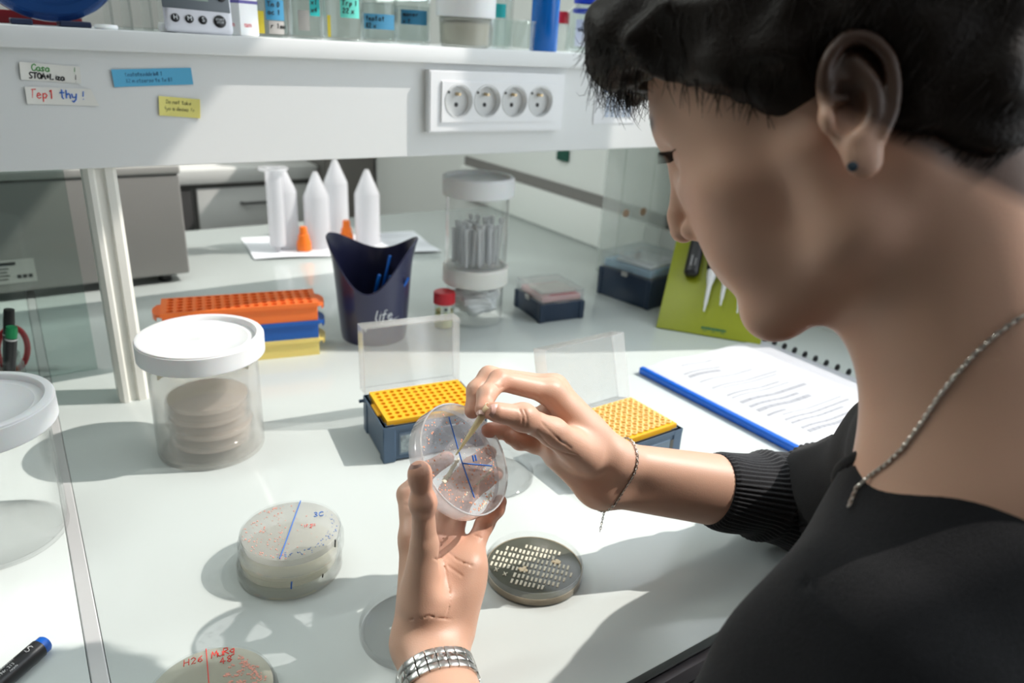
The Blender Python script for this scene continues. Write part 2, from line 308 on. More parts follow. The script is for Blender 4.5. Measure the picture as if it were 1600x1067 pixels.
# ------------------------------------------------------------------ bench
bench = thing('lab_bench', 'long white lab bench with frosted greenish glass top under all the dishes', 'bench', (0, 0, 0))
def slab(x0, x1, nm):
    return part(nm, MB().bbox(((x0+x1)/2, 1.06, -0.006), (x1-x0, 1.535, 0.012), 0.0015, 2), frost, bench)
slab(-0.0015, 1.178, 'glass_top'); slab(-1.6, -0.0135, 'glass_top')
part('seam_strip', MB().bbox((-0.0075, 1.06, -0.0065), (0.0115, 1.535, 0.013), 0.0008, 1), alu, bench, 'pale metal strip between the two glass tops')
part('core_board', MB().box((-0.21, 1.06, -0.026), (2.776, 1.52, 0.0265)), pbr('bench core', (0.5, 0.47, 0.47), 0.5), bench)
part('edge_trim', MB().bbox((-0.21, 0.2925, -0.027), (2.77, 0.008, 0.018), 0.001), pbr('mauve grey edge trim', (0.42, 0.38, 0.40), 0.4), bench)
for y in (0.31, 1.8): part('frame', MB().box((-0.21, y, -0.075), (2.74, 0.03, 0.07)), under, bench)
for x in (-1.5, 1.1):
    for y in (0.35, 1.76): part('leg', MB().box((x, y, -0.395), (0.05, 0.05, 0.71)), under, bench)
# ------------------------------------------------------------------ shelf unit over the bench
shelf = thing('bench_shelf', 'white shelf with deep front panel spanning the bench on cream posts', 'shelf', (0, 0, 0))
part('front_panel', MB().bbox((-0.02, 0.959, 0.3575), (2.36, 0.018, 0.125), 0.001, 1), white, shelf)
part('shelf_board', MB().bbox((-0.02, 1.0765, 0.4295), (2.36, 0.279, 0.021), 0.0015, 2), white, shelf)
part('rear_panel', MB().bbox((-0.02, 1.192, 0.36), (2.36, 0.018, 0.122), 0.001, 1), white, shelf)
def post(x):
    m = MB(); prof = [(-.017, -.012), (-.012, -.016), (-.007, -.016), (-.005, -.012), (.003, -.012), (.005, -.016), (.013, -.016), (.017, -.012), (.017, .02), (-.017, .02)]
    m.prism([(x+a, 0.972+b) for a, b in prof], 0.0, 0.42); return part('post', m, offw, shelf, 'cream grooved upright post', smooth=False)
post(0.084); post(-1.1); post(1.125)
part('glass_panel', MB().box((-0.52, 1.085, 0.15), (1.15, 0.005, 0.30)), clear('tinted glass panel', (0.80, 0.86, 0.84), 0.0), shelf, 'clear glass panel between posts')
# socket strip
ss = thing('socket_strip', 'white wall plate with four round power sockets on the shelf front panel', 'power socket', (0.606, 0.9498, 0.3695))
ss.scale = (1.036, 1, 1.036)
m = MB(); frame_ring(m, 0.222, 0.079, 0.180, 0.045, 0.0, 0.0115); frame_ring(m, 0.2185, 0.0755, 0.180, 0.045, 0.0115, 0.0125); part('back_plate', MB().add(m.v, m.f, FACE), pl_socket, ss)
m = MB(); frame_ring(m, 0.187, 0.052, 0.180, 0.045, 0.0125, 0.0150); q = holed_plate(4, 1, 0.045, 0.0205, 0.0095, 0.0150, seg=32); part('cover_frame', MB().add(m.v+q.v, m.f+[tuple(i+len(m.v) for i in f) for f in q.f], FACE), pl_socket, ss)
for k in range(4):
    x = -0.0675+0.045*k; M = Matrix.Translation((x, -0.0155, 0.0015)) @ FACE
    s_ = part('socket', MB().lathe([(0.0203, -0.0090), (0.0196, -0.0088), (0.0196, -0.0086), (0, -0.0086)], 40, M=M).lathe([(0.0216, -0.0004), (0.0214, 0.0003), (0.0206, 0.0003), (0.0204, -0.0004)], 40, M=M), pbr('socket well plastic', (0.66, 0.67, 0.66), 0.45), ss)
    part('ground_pin', MB().tube([(x, -0.008, 0.010), (x, -0.0175, 0.010)], [0.0024, 0.0019], 12), pbr('brass pin', (0.55, 0.42, 0.25), 0.3, metal=1.0), s_)
    h = MB()
    for dx, dz in ((0.0, -0.0055), ): h.lathe([(0.0030, -0.0086), (0.0030, -0.0083), (0, -0.0082)], 14, M=Matrix.Translation((x+dx+0.0, -0.0155, 0.0015+dz)) @ FACE)
    h.lathe([(0.0018, 0.0008), (0.0018, 0.0009), (0, 0.00095)], 12, M=Matrix.Translation((x-0.0165, -0.0155, 0.0125)) @ FACE)
    part('pin_hole', h, ink_black, s_)
# labels on the shelf panel
def tape(name, label, x, z, w_, h_, col, ang=0.0, corner=0.0, cat='label'):
    M = Matrix.Translation((x*1.037, 0.9492, 0.45+(z-0.45)*1.037)) @ FACE @ Matrix.Rotation(ang, 4, 'Z') @ Matrix.Scale(1.037, 4)
    o = thing(name, label, cat, (0, 0, 0)); o.matrix_world = M
    nx = 8; m = MB(); vs, fs = [], []
    for i in range(nx+1):
        u = -0.5+i/nx; lift = 0.0002+(0.0012 if w_ < 0.085 else 0.0004)*abs(u*2)**4
        for j, vv in enumerate((-.5, .5)):
            vs.append((u*w_+(corner if (i == nx and j == 0) else 0), vv*h_, lift))
    vs += [(a, b, c-0.00025) for a, b, c in vs]; nb = (nx+1)*2
    for i in range(nx):
        a, b, c, d = i*2, i*2+2, i*2+3, i*2+1; fs += [(a, b, c, d), (nb+d, nb+c, nb+b, nb+a), (a, nb+a, nb+b, b), (d, c, nb+c, nb+d)]
    fs += [(0, 1, nb+1, nb), (nx*2, nb+nx*2, nb+nx*2+1, nx*2+1)]
    m.add(vs, fs); part('tape', m, col, o); return o
def ink(o, mat, *lines, name='handwriting', z=0.0004, adv=0.62):
    m = MB()
    for (t, x, y, h, r) in lines: write(m, t, x, y, h, r, adv, M=Matrix.Translation((0, 0, z)))
    return part(name, m, mat, o, kind='stuff')
tw = pbr('white tape', (0.80, 0.79, 0.74), 0.6); tb = pbr('blue tape', (0.10, 0.42, 0.66), 0.6); ty = pbr('yellow note paper', (0.80, 0.73, 0.22), 0.6)
t = tape('tape_label', 'upper white tape label with green and black handwriting at shelf left', 0.0503, 0.397, 0.052, 0.0165, tw, -0.06)
ink(t, ink_green, ('Casa', -0.0165, 0.001, 0.0062, 0.00055), ('!', 0.019, 0.001, 0.006, 0.0006)); ink(t, ink_black, ('STOA+Liza', -0.0195, -0.0065, 0.0058, 0.00065), ('!', 0.019, -0.007, 0.007, 0.0007))
t = tape('tape_label', 'lower white tape label with red and blue handwriting at shelf left', 0.0545, 0.3745, 0.058, 0.0165, tw, -0.03, 0.006)
ink(t, ink_red, ('Tep1', -0.0265, -0.0025, 0.0085, 0.00055)); ink(t, ink_blue, ('thy', -0.0005, -0.002, 0.0085, 0.0007), ('!', 0.0185, -0.002, 0.008, 0.0007))
t = tape('tape_label', 'long blue tape label with faint black handwriting on the shelf front', 0.145, 0.395, 0.079, 0.0175, tb, 0.05)
ink(t, pbr('faint ink', (0.03, 0.10, 0.22), 0.6), ('teatatesddelm8 1', -0.028, 0.0015, 0.004, 0.00022), ('82 m stzerso te 1 x 81', -0.028, -0.005, 0.004, 0.00022))
t = tape('sticky_note', 'small yellow sticky note with handwriting on the shelf front', 0.168, 0.364, 0.042, 0.0205, ty, -0.08, cat='note')
ink(t, ink_black, ('Do not take', -0.014, 0.003, 0.0042, 0.0002), ('Myo a deoxo ! m', -0.017, -0.004, 0.0042, 0.0002))
part('yellow_strip', MB().box((0.0195, 0, 0.0006), (0.004, 0.0205, 0.0004)), pbr('bright yellow', (0.85, 0.68, 0.03), 0.6), t)
c = tape('calendar_card', 'small white printed calendar card with blue table on shelf front right', 0.808, 0.369, 0.088, 0.057, pbr('card white', (0.84, 0.85, 0.87), 0.6), 0.0, cat='card')
pb = pbr('print blue', (0.10, 0.18, 0.42), 0.7); pg = pbr('print pale blue', (0.45, 0.55, 0.70), 0.7)
part('header_bar', MB().box((0.005, 0.020, 0.0012), (0.066, 0.0028, 0.0003)), pb, c)
m = MB()
for i in range(5):
    for j in range(7): m.box((-0.018+i*0.0115, 0.010-j*0.0045, 0.0012), (0.008, 0.0026, 0.0003))
part('printed_table', m, pg, c, kind='stuff')
# ------------------------------------------------------------------ petri dishes
agar_clear = clear('clear agar', (0.95, 0.95, 0.97), 0.24, (0.90, 0.89, 0.90), 0.10)
agar_pale = clear('pale straw agar', (0.96, 0.95, 0.90), 0.45, (0.95, 0.92, 0.80), 0.10)
agar_pink = clear('pink beige agar', (0.975, 0.96, 0.945), 0.75, (1.0, 0.89, 0.80), 0.12)
agar_grey = clear('grey clear agar', (0.96, 0.96, 0.95), 0.42, (0.93, 0.92, 0.88), 0.10)
agar_dark = pbr('dark olive agar', (0.085, 0.088, 0.066), 0.16)
col_or = pbr('orange colonies', (0.88, 0.36, 0.20), 0.5); col_cream = pbr('cream colonies', (0.66, 0.62, 0.50), 0.6); col_blue = pbr('blue colonies', (0.05, 0.15, 0.5), 0.5); col_pink = pbr('salmon colonies', (0.80, 0.36, 0.28), 0.5)
RB, HB = 0.0435, 0.0145
def base_mb(r=RB, h=HB, t=0.0011):
    return MB().lathe([(0, 0), (r-0.0006, 0), (r, 0.0006), (r, h-0.0004), (r-0.0004, h), (r-t, h), (r-t, t), (0, t)], 64)
def lid_mb(r=0.0457, h=0.0088, t=0.001):   # opening upwards, flip to close a dish
    return MB().lathe([(0, 0), (r-0.001, 0), (r, 0.001), (r, h), (r-t, h), (r-t, t+0.0006), (r-0.003, t), (r-0.0038, t+0.0006), (r-0.0044, t), (0, t)], 64)
def agar_mb(r, z0, z1): return MB().lathe([(0, z0), (r-0.0002, z0), (r, z0+0.0003), (r, z1-0.0003), (r-0.0008, z1), (0, z1-0.0002)], 64)
def flip(z): return Matrix.Translation((0, 0, z)) @ Matrix.Rotation(math.pi, 4, 'X')
def blobs(spots, z):
    m = MB()
    for x, y, r in spots: m.lathe([(r, z), (r*0.75, z+r*0.35), (0, z+r*0.5)], 6, (x, y, 0))
    return m
def scatter(n, test, r0, r1):
    out = []
    while len(out) < n:
        x, y = random.uniform(-.041, .041), random.uniform(-.041, .041)
        if x*x+y*y < .0405**2 and random.random() < test(x, y): out.append((x, y, random.uniform(r0, r1)))
    return out
def inverted_dish(label, loc, rz, agar, group=None, name='petri_dish'):
    d = thing(name, label, 'petri dish', loc, rz, group)
    part('lid', lid_mb(), clr, d); b = MB(); bm_ = base_mb(); b.add(bm_.v, bm_.f, flip(0.0016+HB)); part('base', b, clr, d)
    part('agar', agar_mb(RB-0.0013, 0.0016+HB-0.0012-0.0055, 0.0016+HB-0.0012), agar, d); return d
ZT = 0.0016+HB   # top face of an inverted dish
# the two stacked dishes
dl = inverted_dish('lower petri dish of the stacked pair, yellow agar with blue and black side marks', (0.1515, 0.549, 0), 0, agar_pale)
def sidemark(ang, z0, z1, mat, w, par, nm, r=RB+0.0005):
    part(nm, MB().tube([(r*math.cos(ang), r*math.sin(ang), z0), (r*math.cos(ang+0.02), r*math.sin(ang+0.02), z1)], w, 5), mat, par)
vd = math.atan2(-0.549, -0.1515)
sidemark(vd-0.02, 0.0095, ZT-0.001, ink_blue, 0.0007, dl, 'blue_side_mark'); sidemark(vd+0.62, 0.0092, 0.0118, ink_black, 0.0006, dl, 'black_side_mark')
du = inverted_dish('upper petri dish of the stacked pair, written 3C with a blue line', (0.1545, 0.5505, ZT*1.25), 0, agar_grey); dl.scale = (1, 1, 1.25); du.scale = (1, 1, 1.25)
camd = np.array([0.155, 0.55]); camd = camd/np.linalg.norm(camd)     # away from the camera
A0 = math.atan2(camd[1], camd[0])-math.pi/2
RM = Matrix.Rotation(A0, 4, 'Z')
m = MB(); m.tube([(0.0105, 0.0405, 0), (-0.0105, -0.0405, 0)], 0.0005, 5, Matrix.Translation((0, 0, ZT)) @ RM); write(m, '3C', 0.020, 0.012, 0.0065, 0.0004, M=Matrix.Translation((0, 0, ZT)) @ RM)
part('blue_writing', m, ink_blue, du)
m = MB(); write(m, '"1"', 0.0105, -0.0045, 0.006, 0.0003, M=Matrix.Translation((0, 0, ZT)) @ RM); part('red_writing', m, ink_red, du)
arc = [(0.036*math.cos(a)+random.gauss(0, .0018), 0.036*math.sin(a)+random.gauss(0, .0018), random.uniform(.0004, .0007)) for a in [A0+random.uniform(-1.9, 0.55) for _ in range(62)]]
part('blue_colonies', blobs(arc, ZT-0.0008), col_blue, du, kind='stuff')
part('pink_colonies', blobs(scatter(130, lambda x, y: 1.0 if (x*math.cos(A0)+y*math.sin(A0)) < -0.004 else 0.12, .0004, .0009), ZT-0.0009), col_pink, du, kind='stuff')
sidemark(vd+0.95, 0.0095, ZT-0.001, ink_black, 0.0007, du, 'black_side_mark')
# dish in the foreground, written in red
h = inverted_dish('petri dish at the bottom edge with red writing H26 and salmon streaks', (0.0560, 0.428, 0), 0, agar_pale)
A1 = math.atan2(0.428, 0.0560)-math.pi/2; M1 = Matrix.Translation((0, 0, ZT)) @ Matrix.Rotation(A1, 4, 'Z')
m = MB(); m.tube([(0.001, 0.042, 0), (-0.002, -0.043, 0)], 0.00038, 5, M1); write(m, 'H26', -0.0155, 0.0305, 0.0062, 0.00035, M=M1); write(m, 'MuRg', 0.0035, 0.0305, 0.0068, 0.0004, M=M1, adv=0.6); write(m, '48', 0.0085, 0.0225, 0.0062, 0.0004, M=M1)
part('red_writing', m, ink_red, h)
sp = []
for k in range(46):
    x, y = random.uniform(0.010, 0.030), random.uniform(-0.02, 0.02); sp += [(x+i*0.0011, y+random.gauss(0, .0006), random.uniform(.0005, .001)) for i in range(random.randint(2, 6))]
for k in range(14):
    x, y = random.uniform(-0.03, -0.006), random.uniform(-0.02, 0.008); sp += [(x+i*0.0011, y+random.gauss(0, .0005), random.uniform(.0005, .0009)) for i in range(random.randint(2, 6))]
for i in range(60): sp.append((0.022+0.014*i/60+random.gauss(0, .0008), 0.026-0.03*i/60+random.gauss(0, .0012), random.uniform(.0005, .0009)))
q = blobs([s for s in sp if s[0]**2+s[1]**2 < .0395**2], ZT-0.0009); part('salmon_streaks', MB().add(q.v, q.f, Matrix.Rotation(A1, 4, 'Z')), col_pink, h, kind='stuff')
# patterned dish
p = thing('petri_dish', 'open petri dish of dark agar with rows of pale colony bars, right of the hands', 'petri dish', (0.3385, 0.4315, 0), 0)
part('base', base_mb(0.0445, 0.0145), clr, p); part('agar', agar_mb(0.0431, 0.0013, 0.0075), agar_dark, p); part('agar_rim', MB().lathe([(0.0440, 0.0015), (0.0441, 0.0075), (0.0437, 0.0078), (0.0432, 0.0076), (0.0432, 0.0015)], 64), clear('beige agar edge', (0.9, 0.85, 0.78), 0.6, (0.78, 0.68, 0.52), 0.3), p)
A2 = math.atan2(0.4315, 0.3385)-math.pi/2; M2 = Matrix.Rotation(A2-0.19, 4, 'Z')
m = MB(); rows = [(-4, 5, .0255), (-8, 4, .0170), (-10, 8, .0085), (-10, 9, .0), (-10, 8, -.0085), (-4, 7, -.017), (-4, 4, -.0255)]
for a, b, y in rows:
    for i in range(a, b):
        x = (i+0.5)*0.0040+random.gauss(0, .0002)
        if x*x+y*y < .0392**2: m.bbox((x, y+random.gauss(0, .0003), 0.0077), (0.0021+random.uniform(-.0002, .0003), 0.0063+random.uniform(-.0008, .0004), 0.0008), 0.0004, 1, M2)
part('colony_bars', m, col_cream, p, kind='stuff')
for cx, cy in ((-0.0085, -0.0075), (0.0185, 0.0125)):
    m = MB()
    for k in range(16): a = random.uniform(0, 6.3); rr = random.uniform(0, .004); q = blobs([(cx+rr*math.cos(a), cy+rr*math.sin(a), random.uniform(.0012, .0022))], 0.0078); m.add(q.v, q.f, M2)
    part('colony_clump', m, pbr('beige colonies', (0.80, 0.66, 0.45), 0.6), p, kind='stuff')
m = MB(); write(m, 'X', -0.0335, -0.0185, 0.0055, 0.0006, M=Matrix.Translation((0, 0, .0078)) @ M2); write(m, 'X', -0.0245, -0.0215, 0.0055, 0.0006, M=Matrix.Translation((0, 0, .0078)) @ M2); part('colony_cross', m, col_cream, p)
# empty lids on the bench
solo('dish_lid', lid_mb(), clr, 'empty clear petri dish lid behind the left wrist, in shadow on the bench', 'lid', (0.2145, 0.4235, 0), 0)
solo('dish_lid', lid_mb(), clr, 'empty clear petri dish lid lying in front of the open tip box', 'lid', (0.392, 0.588, 0), 0)
# the dish held in the hand
DC = np.array([0.2475, 0.4172, 0.1535]); DN = np.array([0.373, -0.664, 0.643]); DN /= np.linalg.norm(DN)
ex = np.array([0.514*Rv[0][i]-0.857*Rv[1][i] for i in range(3)]); ex -= DN*ex.dot(DN); ex /= np.linalg.norm(ex); ey = np.cross(DN, ex)
MD = Matrix(((ex[0], ey[0], DN[0], DC[0]), (ex[1], ey[1], DN[1], DC[1]), (ex[2], ey[2], DN[2], DC[2]), (0, 0, 0, 1)))
hd = thing('petri_dish', 'petri dish with orange colonies held up in the left hand', 'petri dish'); hd.matrix_world = MD @ Matrix.Translation((0, 0, -0.007))
part('base', MB().lathe([(0, 0), (0.0438, 0), (0.0438, 0.0010), (0, 0.0011)], 64), clr, hd); part('side_wall', MB().lathe([(0.0438, 0), (0.0444, 0.0006), (0.0446, 0.0138), (0.0435, 0.0138), (0.0433, 0.0012)], 64), clear('held dish wall', (0.985, 0.985, 0.99), 0.34, (1.0, 0.99, 0.99), 0.06, refl=1.6), hd, 'milky side wall')
part('rim', MB().tube([(0.0441*math.cos(2*math.pi*i/64), 0.0441*math.sin(2*math.pi*i/64), 0.0140) for i in range(64)], 0.00075, 6, closed=True), clear('painted rim glint', (0.98, 0.98, 0.98), 0.55, (1, 1, 1), 0.1, refl=3.0), hd); part('agar', agar_mb(0.0431, 0.0013, 0.0062), agar_clear, hd)  # rim glints are put into the ring's pale hazy colour
def onplane(px, py):   # pixel measured on the dish face, in dish coordinates
    d = Rv.T @ np.array([(px-800)/F, -(py-533.5)/F, 1.0]); o = np.array([0, 0, CAMZ]); c = DC-DN*0.0008; t = (c-o).dot(DN)/d.dot(DN); q = o+t*d-DC; return (q.dot(ex), q.dot(ey), 0.0065)
m = MB(); m.tube([onplane(701, 652), onplane(722, 724), onplane(741, 778)], 0.0005, 6); m.tube([onplane(722, 724), onplane(768, 728)], 0.0006, 6)
for a, b in (((738, 712), (740, 721)), ((742, 711), (744, 720))): m.tube([onplane(*a), onplane(*b)], 0.0007, 6)
part('blue_writing', m, ink_blue, hd)
part('orange_colonies', blobs([(x, y, r) for x, y, r in scatter(190, lambda x, y: (x*x+y*y)/.0405**2*0.6+(0.45 if x > 0 else 0.05), .0004, .00095)], 0.0060), col_or, hd, kind='stuff')
part('pale_colonies', blobs(scatter(110, lambda x, y: 1.0 if x < 0.01 else 0.2, .00025, .0006), 0.0060), col_cream, hd, kind='stuff')
def streak(a, b, w0, w1):
    A, B = Vector(onplane(*a)), Vector(onplane(*b)); mm = []
    for i in range(26):
        t = i/25; mm.append((A.x+(B.x-A.x)*t+random.gauss(0, .0003), A.y+(B.y-A.y)*t+random.gauss(0, .0003), (w0+(w1-w0)*t)*random.uniform(.7, 1.2)))
    return mm
part('painted_sun_streak', blobs(streak((722, 780), (768, 733), .0006, .0012)+streak((694, 752), (717, 717), .0024, .0012)+streak((752, 795), (768, 770), .0008, .0010), 0.0059), col_cream, hd)  # patches of sun on the agar, painted as rows of pale blobs
# pipette tip held between finger and thumb
TA, TB_ = img(712.5, 710.5, 0.5535), img(762.5, 637, 0.532)
def cone_tip(a, b):
    L = np.linalg.norm(b-a); M = Matrix.Translation(Vector(a)) @ Vector(b-a).to_track_quat('Z', 'Y').to_matrix().to_4x4()
    return MB().lathe([(0.0001, 0), (0.0006, 0), (0.0013, L*0.25), (0.0026, L*0.70), (0.0030, L*0.78), (0.0033, L*1.04), (0.0028, L*1.04), (0.0020, L*0.7), (0.0003, 0.001)], 24, M=M)
solo('pipette_tip', cone_tip(TA, TB_), clear('translucent yellow tip', (0.97, 0.95, 0.86), 0.72, (1.0, 0.95, 0.74), 0.15), 'translucent yellowish pipette tip pinched in the right hand, touching the dish', 'pipette tip', group=None)
# ------------------------------------------------------------------ screw lid tubs
def rib_ring(m, r, z0, z1, n=150, d=0.00045):
    vs, fs = [], []
    for i in range(n*2):
        a = math.pi*i/n; rr = r-(d if i % 2 else 0)
        vs += [(rr*math.cos(a), rr*math.sin(a), z0), (rr*math.cos(a), rr*math.sin(a), z1)]
    for i in range(n*2):
        j = (i+1) % (n*2); fs.append((2*i, 2*j, 2*j+1, 2*i+1))
    return m.add(vs, fs)
def screw_lid(r, z1, hgt):
    m = MB().lathe([(r-0.0006, z1-0.002), (r-0.001, z1-0.0006), (r-0.002, z1), (r-0.0075, z1), (r-0.0088, z1-0.0012), (r-0.0094, z1-0.0055), (r-0.0105, z1-0.0062), (r-0.016, z1-0.0062), (r-0.0165, z1-0.0058), (r-0.0172, z1-0.0062), (0.002, z1-0.0062), (0.0014, z1-0.0058), (0, z1-0.0058)], 80)
    m.lathe([(r-0.0006, z1-0.002), (r, z1-0.0026), (r, z1-0.005)], 80); rib_ring(m, r, z1-hgt+0.001, z1-0.005)
    m.lathe([(r, z1-hgt+0.001), (r-0.0008, z1-hgt), (r-0.003, z1-hgt), (r-0.003, z1-0.008)], 80); return m
def tub_body(r, h, t=0.0016):
    return MB().lathe([(0, 0.002), (r*0.86, 0.0015), (r-0.003, 0), (r-0.0005, 0.001), (r, 0.0035), (r-0.0006, 0.006), (r, 0.009), (r, h), (r-t, h), (r-t, 0.005), (r-t-0.003, 0.0035), (0, 0.0035)], 80)
lid_w = pbr('white screw lid plastic', (0.78, 0.79, 0.80), 0.4, sss=0.15)
tub = thing('sample_tub', 'milky tub with white screw lid holding stacked petri dishes, left of the racks', 'tub', (0.142, 0.800, 0))
part('body', tub_body(0.0575, 0.130), milky, tub); part('screw_lid', screw_lid(0.0660, 0.1385, 0.0225), lid_w, tub, 'white screw lid')
m = MB(); a0, a1 = 0.35, 2.5; rr = 0.0553
vs, fs = [], []
for i in range(25):
    a = a0+(a1-a0)*i/24
    for z in (0.078, 0.096): vs.append((rr*math.cos(a), rr*math.sin(a), z))
    for z in (0.096, 0.078): vs.append(((rr-.0006)*math.cos(a), (rr-.0006)*math.sin(a), z))
for i in range(24):
    for k in range(4): fs.append((i*4+k, (i+1)*4+k, (i+1)*4+(k+1) % 4, i*4+(k+1) % 4))
part('label_band', m.add(vs, fs), pbr('pale yellow label', (0.85, 0.78, 0.50), 0.6), tub, 'pale yellow label band on the back wall')
for k in range(4):
    inverted_dish('%s petri dish inside the milky tub, pinkish agar' % ('bottom', 'second lowest', 'second highest', 'topmost')[k], (0.143+0.002*math.sin(k*2), 0.798+0.0015*math.cos(k*3), 0.0036+k*(ZT+0.0002)), k*0.7, agar_pink)
jar = thing('sample_tub', 'empty clear tub with white screw lid cut by the left edge', 'tub', (-0.066, 0.7245, 0))
part('body', tub_body(0.0580, 0.130), clr, jar); part('screw_lid', screw_lid(0.0665, 0.1385, 0.0235), lid_w, jar, 'ribbed white screw lid')
# ------------------------------------------------------------------ tall stacked jars
jl = thing('jar', 'short clear jar with white lid and cotton, below the tall jar', 'jar', (0.631, 1.030, 0))
part('body', tub_body(0.0485, 0.080), clr, jl); part('screw_lid', screw_lid(0.0560, 0.100, 0.030), pbr('ivory lid plastic', (0.80, 0.79, 0.75), 0.4, sss=0.1), jl, 'ivory white lid')
ju = thing('jar', 'tall clear jar with white lid standing on the short jar', 'jar', (0.631, 1.030, 0.1002))
part('body', tub_body(0.0520, 0.125), clr, ju); part('screw_lid', screw_lid(0.0590, 0.148, 0.031), lid_w, ju, 'white screw lid')
cot = MB()
bm = bmesh.new(); bmesh.ops.create_icosphere(bm, subdivisions=4, radius=1.0)
for v in bm.verts:
    n = 1+0.10*math.sin(7*v.co.x+3*v.co.z)+0.08*math.sin(11*v.co.y+5*v.co.x)+0.05*math.sin(23*v.co.z+9*v.co.y); v.co = Vector((v.co.x*.040*n, v.co.y*.040*n, 0.034+v.co.z*.025*n))
cot.add([v.co[:] for v in bm.verts], [[v.index for v in f.verts] for f in bm.faces]); bm.free()
o = solo('cotton_wad', cot, pbr('white cotton', (0.82, 0.84, 0.84), 0.9, bump=0.002, bscale=400), 'loose white cotton filling the short jar', 'cotton', (0.631, 1.030, 0.0045)); o['kind'] = 'stuff'
stick = MB().lathe([(0, 0), (0.0032, 0), (0.0034, 0.058), (0.0046, 0.060), (0.0046, 0.066), (0.0030, 0.066), (0.0028, 0.004), (0, 0.004)], 10).mesh('plastic_tube')
stm = clear('white clear tube plastic', (0.98, 0.98, 0.98), 0.6, (0.96, 0.97, 0.98), 0.15)
n = 0
for k in range(34):
    a = k*2.399; r = 0.0405*math.sqrt((k+0.5)/34); s = link('plastic_tube', stick, stm); s.location = (0.631+r*math.cos(a), 1.030+r*math.sin(a), 0.1042); s.rotation_euler = (random.uniform(-.06, .06), random.uniform(-.06, .06), 0)
    s.scale = (1, 1, random.uniform(.85, 1.15)); tag(s, 'white plastic tube standing upright inside the tall clear jar', 'tube', 'white tubes in the tall jar')
# vial
v = thing('sample_vial', 'small clear vial with red cap and yellow contents before the short jar', 'vial', (0.5655, 1.019, 0))
part('body', MB().lathe([(0, 0), (0.0155, 0), (0.0165, 0.001), (0.0165, 0.044), (0.0155, 0.044), (0.0155, 0.002), (0, 0.002)], 36), clrglass, v)
part('contents', MB().lathe([(0, 0.0022), (0.0152, 0.0022), (0.0152, 0.030), (0, 0.029)], 36), pbr('yellow medium', (0.75, 0.70, 0.30), 0.5, sss=0.3), v)
m = MB().lathe([(0, 0.063), (0.0165, 0.063), (0.0178, 0.0618), (0.0180, 0.060)], 48); rib_ring(m, 0.0180, 0.043, 0.060, 40, 0.0006); part('cap', m, red, v, 'red screw cap')
def wrap(m, r, ang):   # bend a flat drawing (x right, y up) round a vertical cylinder
    m.v = [((r+z)*math.sin(ang+x/r), -(r+z)*math.cos(ang+x/r), y) for x, y, z in m.v]; return m
va = math.atan2(-0.5655, 1.019)
part('label', wrap(MB().bbox((0.003, 0.029, 0.0003), (0.017, 0.024, 0.0004), 0.0001, 1), 0.0166, va), pbr('label cream', (0.80, 0.80, 0.70), 0.6), v)
m = MB(); write(m, 'EX', 0.0, 0.020, 0.010, 0.0007, M=Matrix.Translation((0, 0, 0.0008))); m.box((0.003, 0.036, 0.0008), (0.004, 0.004, 0.0003)); part('black_print', wrap(m, 0.0166, va), ink_black, v)
# ------------------------------------------------------------------ dark blue pen cup
cup_m = pbr('dark navy cup plastic', (0.030, 0.032, 0.085), 0.32, coat=0.2)
CX, CY = 0.4465, 1.036
def cup_mesh():
    seg, nz = 96, 14; vs, fs = [], []
    ux, uy = 0.833, -0.553
    for side in (0, 1):
        for j in range(nz+1):
            t = j/nz
            for i in range(seg):
                a = 2*math.pi*i/seg; c2 = math.cos(a); s2 = math.sin(a)
                top = 0.086+0.076*c2*c2+0.042*max(0, s2)**2
                z = 0.002*side+top*t
                r = 0.0515+0.0125*(z/0.16)+0.006*max(0, (z-0.11)/0.05)**2*abs(c2)
                r -= 0.0022*side
                if j == 0 and side == 0: r -= 0.001
                x, y = r*c2, r*s2; vs.append((x*ux-y*uy, x*uy+y*ux, z))
    off = (nz+1)*seg
    for side in (0, 1):
        for j in range(nz):
            for i in range(seg):
                k = (i+1) % seg; q = (side*off+j*seg+i, side*off+j*seg+k, side*off+(j+1)*seg+k, side*off+(j+1)*seg+i); fs.append(q if side == 0 else tuple(reversed(q)))
    for i in range(seg): k = (i+1) % seg; fs.append((nz*seg+i, nz*seg+k, off+nz*seg+k, off+nz*seg+i))
    fs.append(tuple(reversed(range(seg)))); fs.append(tuple(off+i for i in range(seg))); return MB().add(vs, fs)
cup = thing('desk_cup', 'dark navy plastic cup with swooping saddle rim and white lettering', 'cup', (CX, CY, 0))
part('cup_body', cup_mesh(), cup_m, cup)
ca = math.atan2(-CX, CY); whitei = pbr('white print', (0.75, 0.77, 0.80), 0.6)
m = MB(); write(m, 'life', -0.003, 0.045, 0.0165, 0.0010, M=Matrix.Translation((0, 0, 0.0008)), adv=0.62, slant=0.25, jit=0.0)
m.tube([(0.022, 0.0435, .0008), (0.032, 0.0440, .0008), (0.042, 0.046, .0008)], [0.0007, 0.0005, 0.0002], 5); write(m, 'te', -0.022, 0.027, 0.008, 0.0007, M=Matrix.Translation((0, 0, 0.0008)))
part('lettering', wrap(m, 0.0548, ca+0.0), whitei, cup)
bl = pbr('bright blue plastic', (0.0, 0.16, 0.72), 0.35)
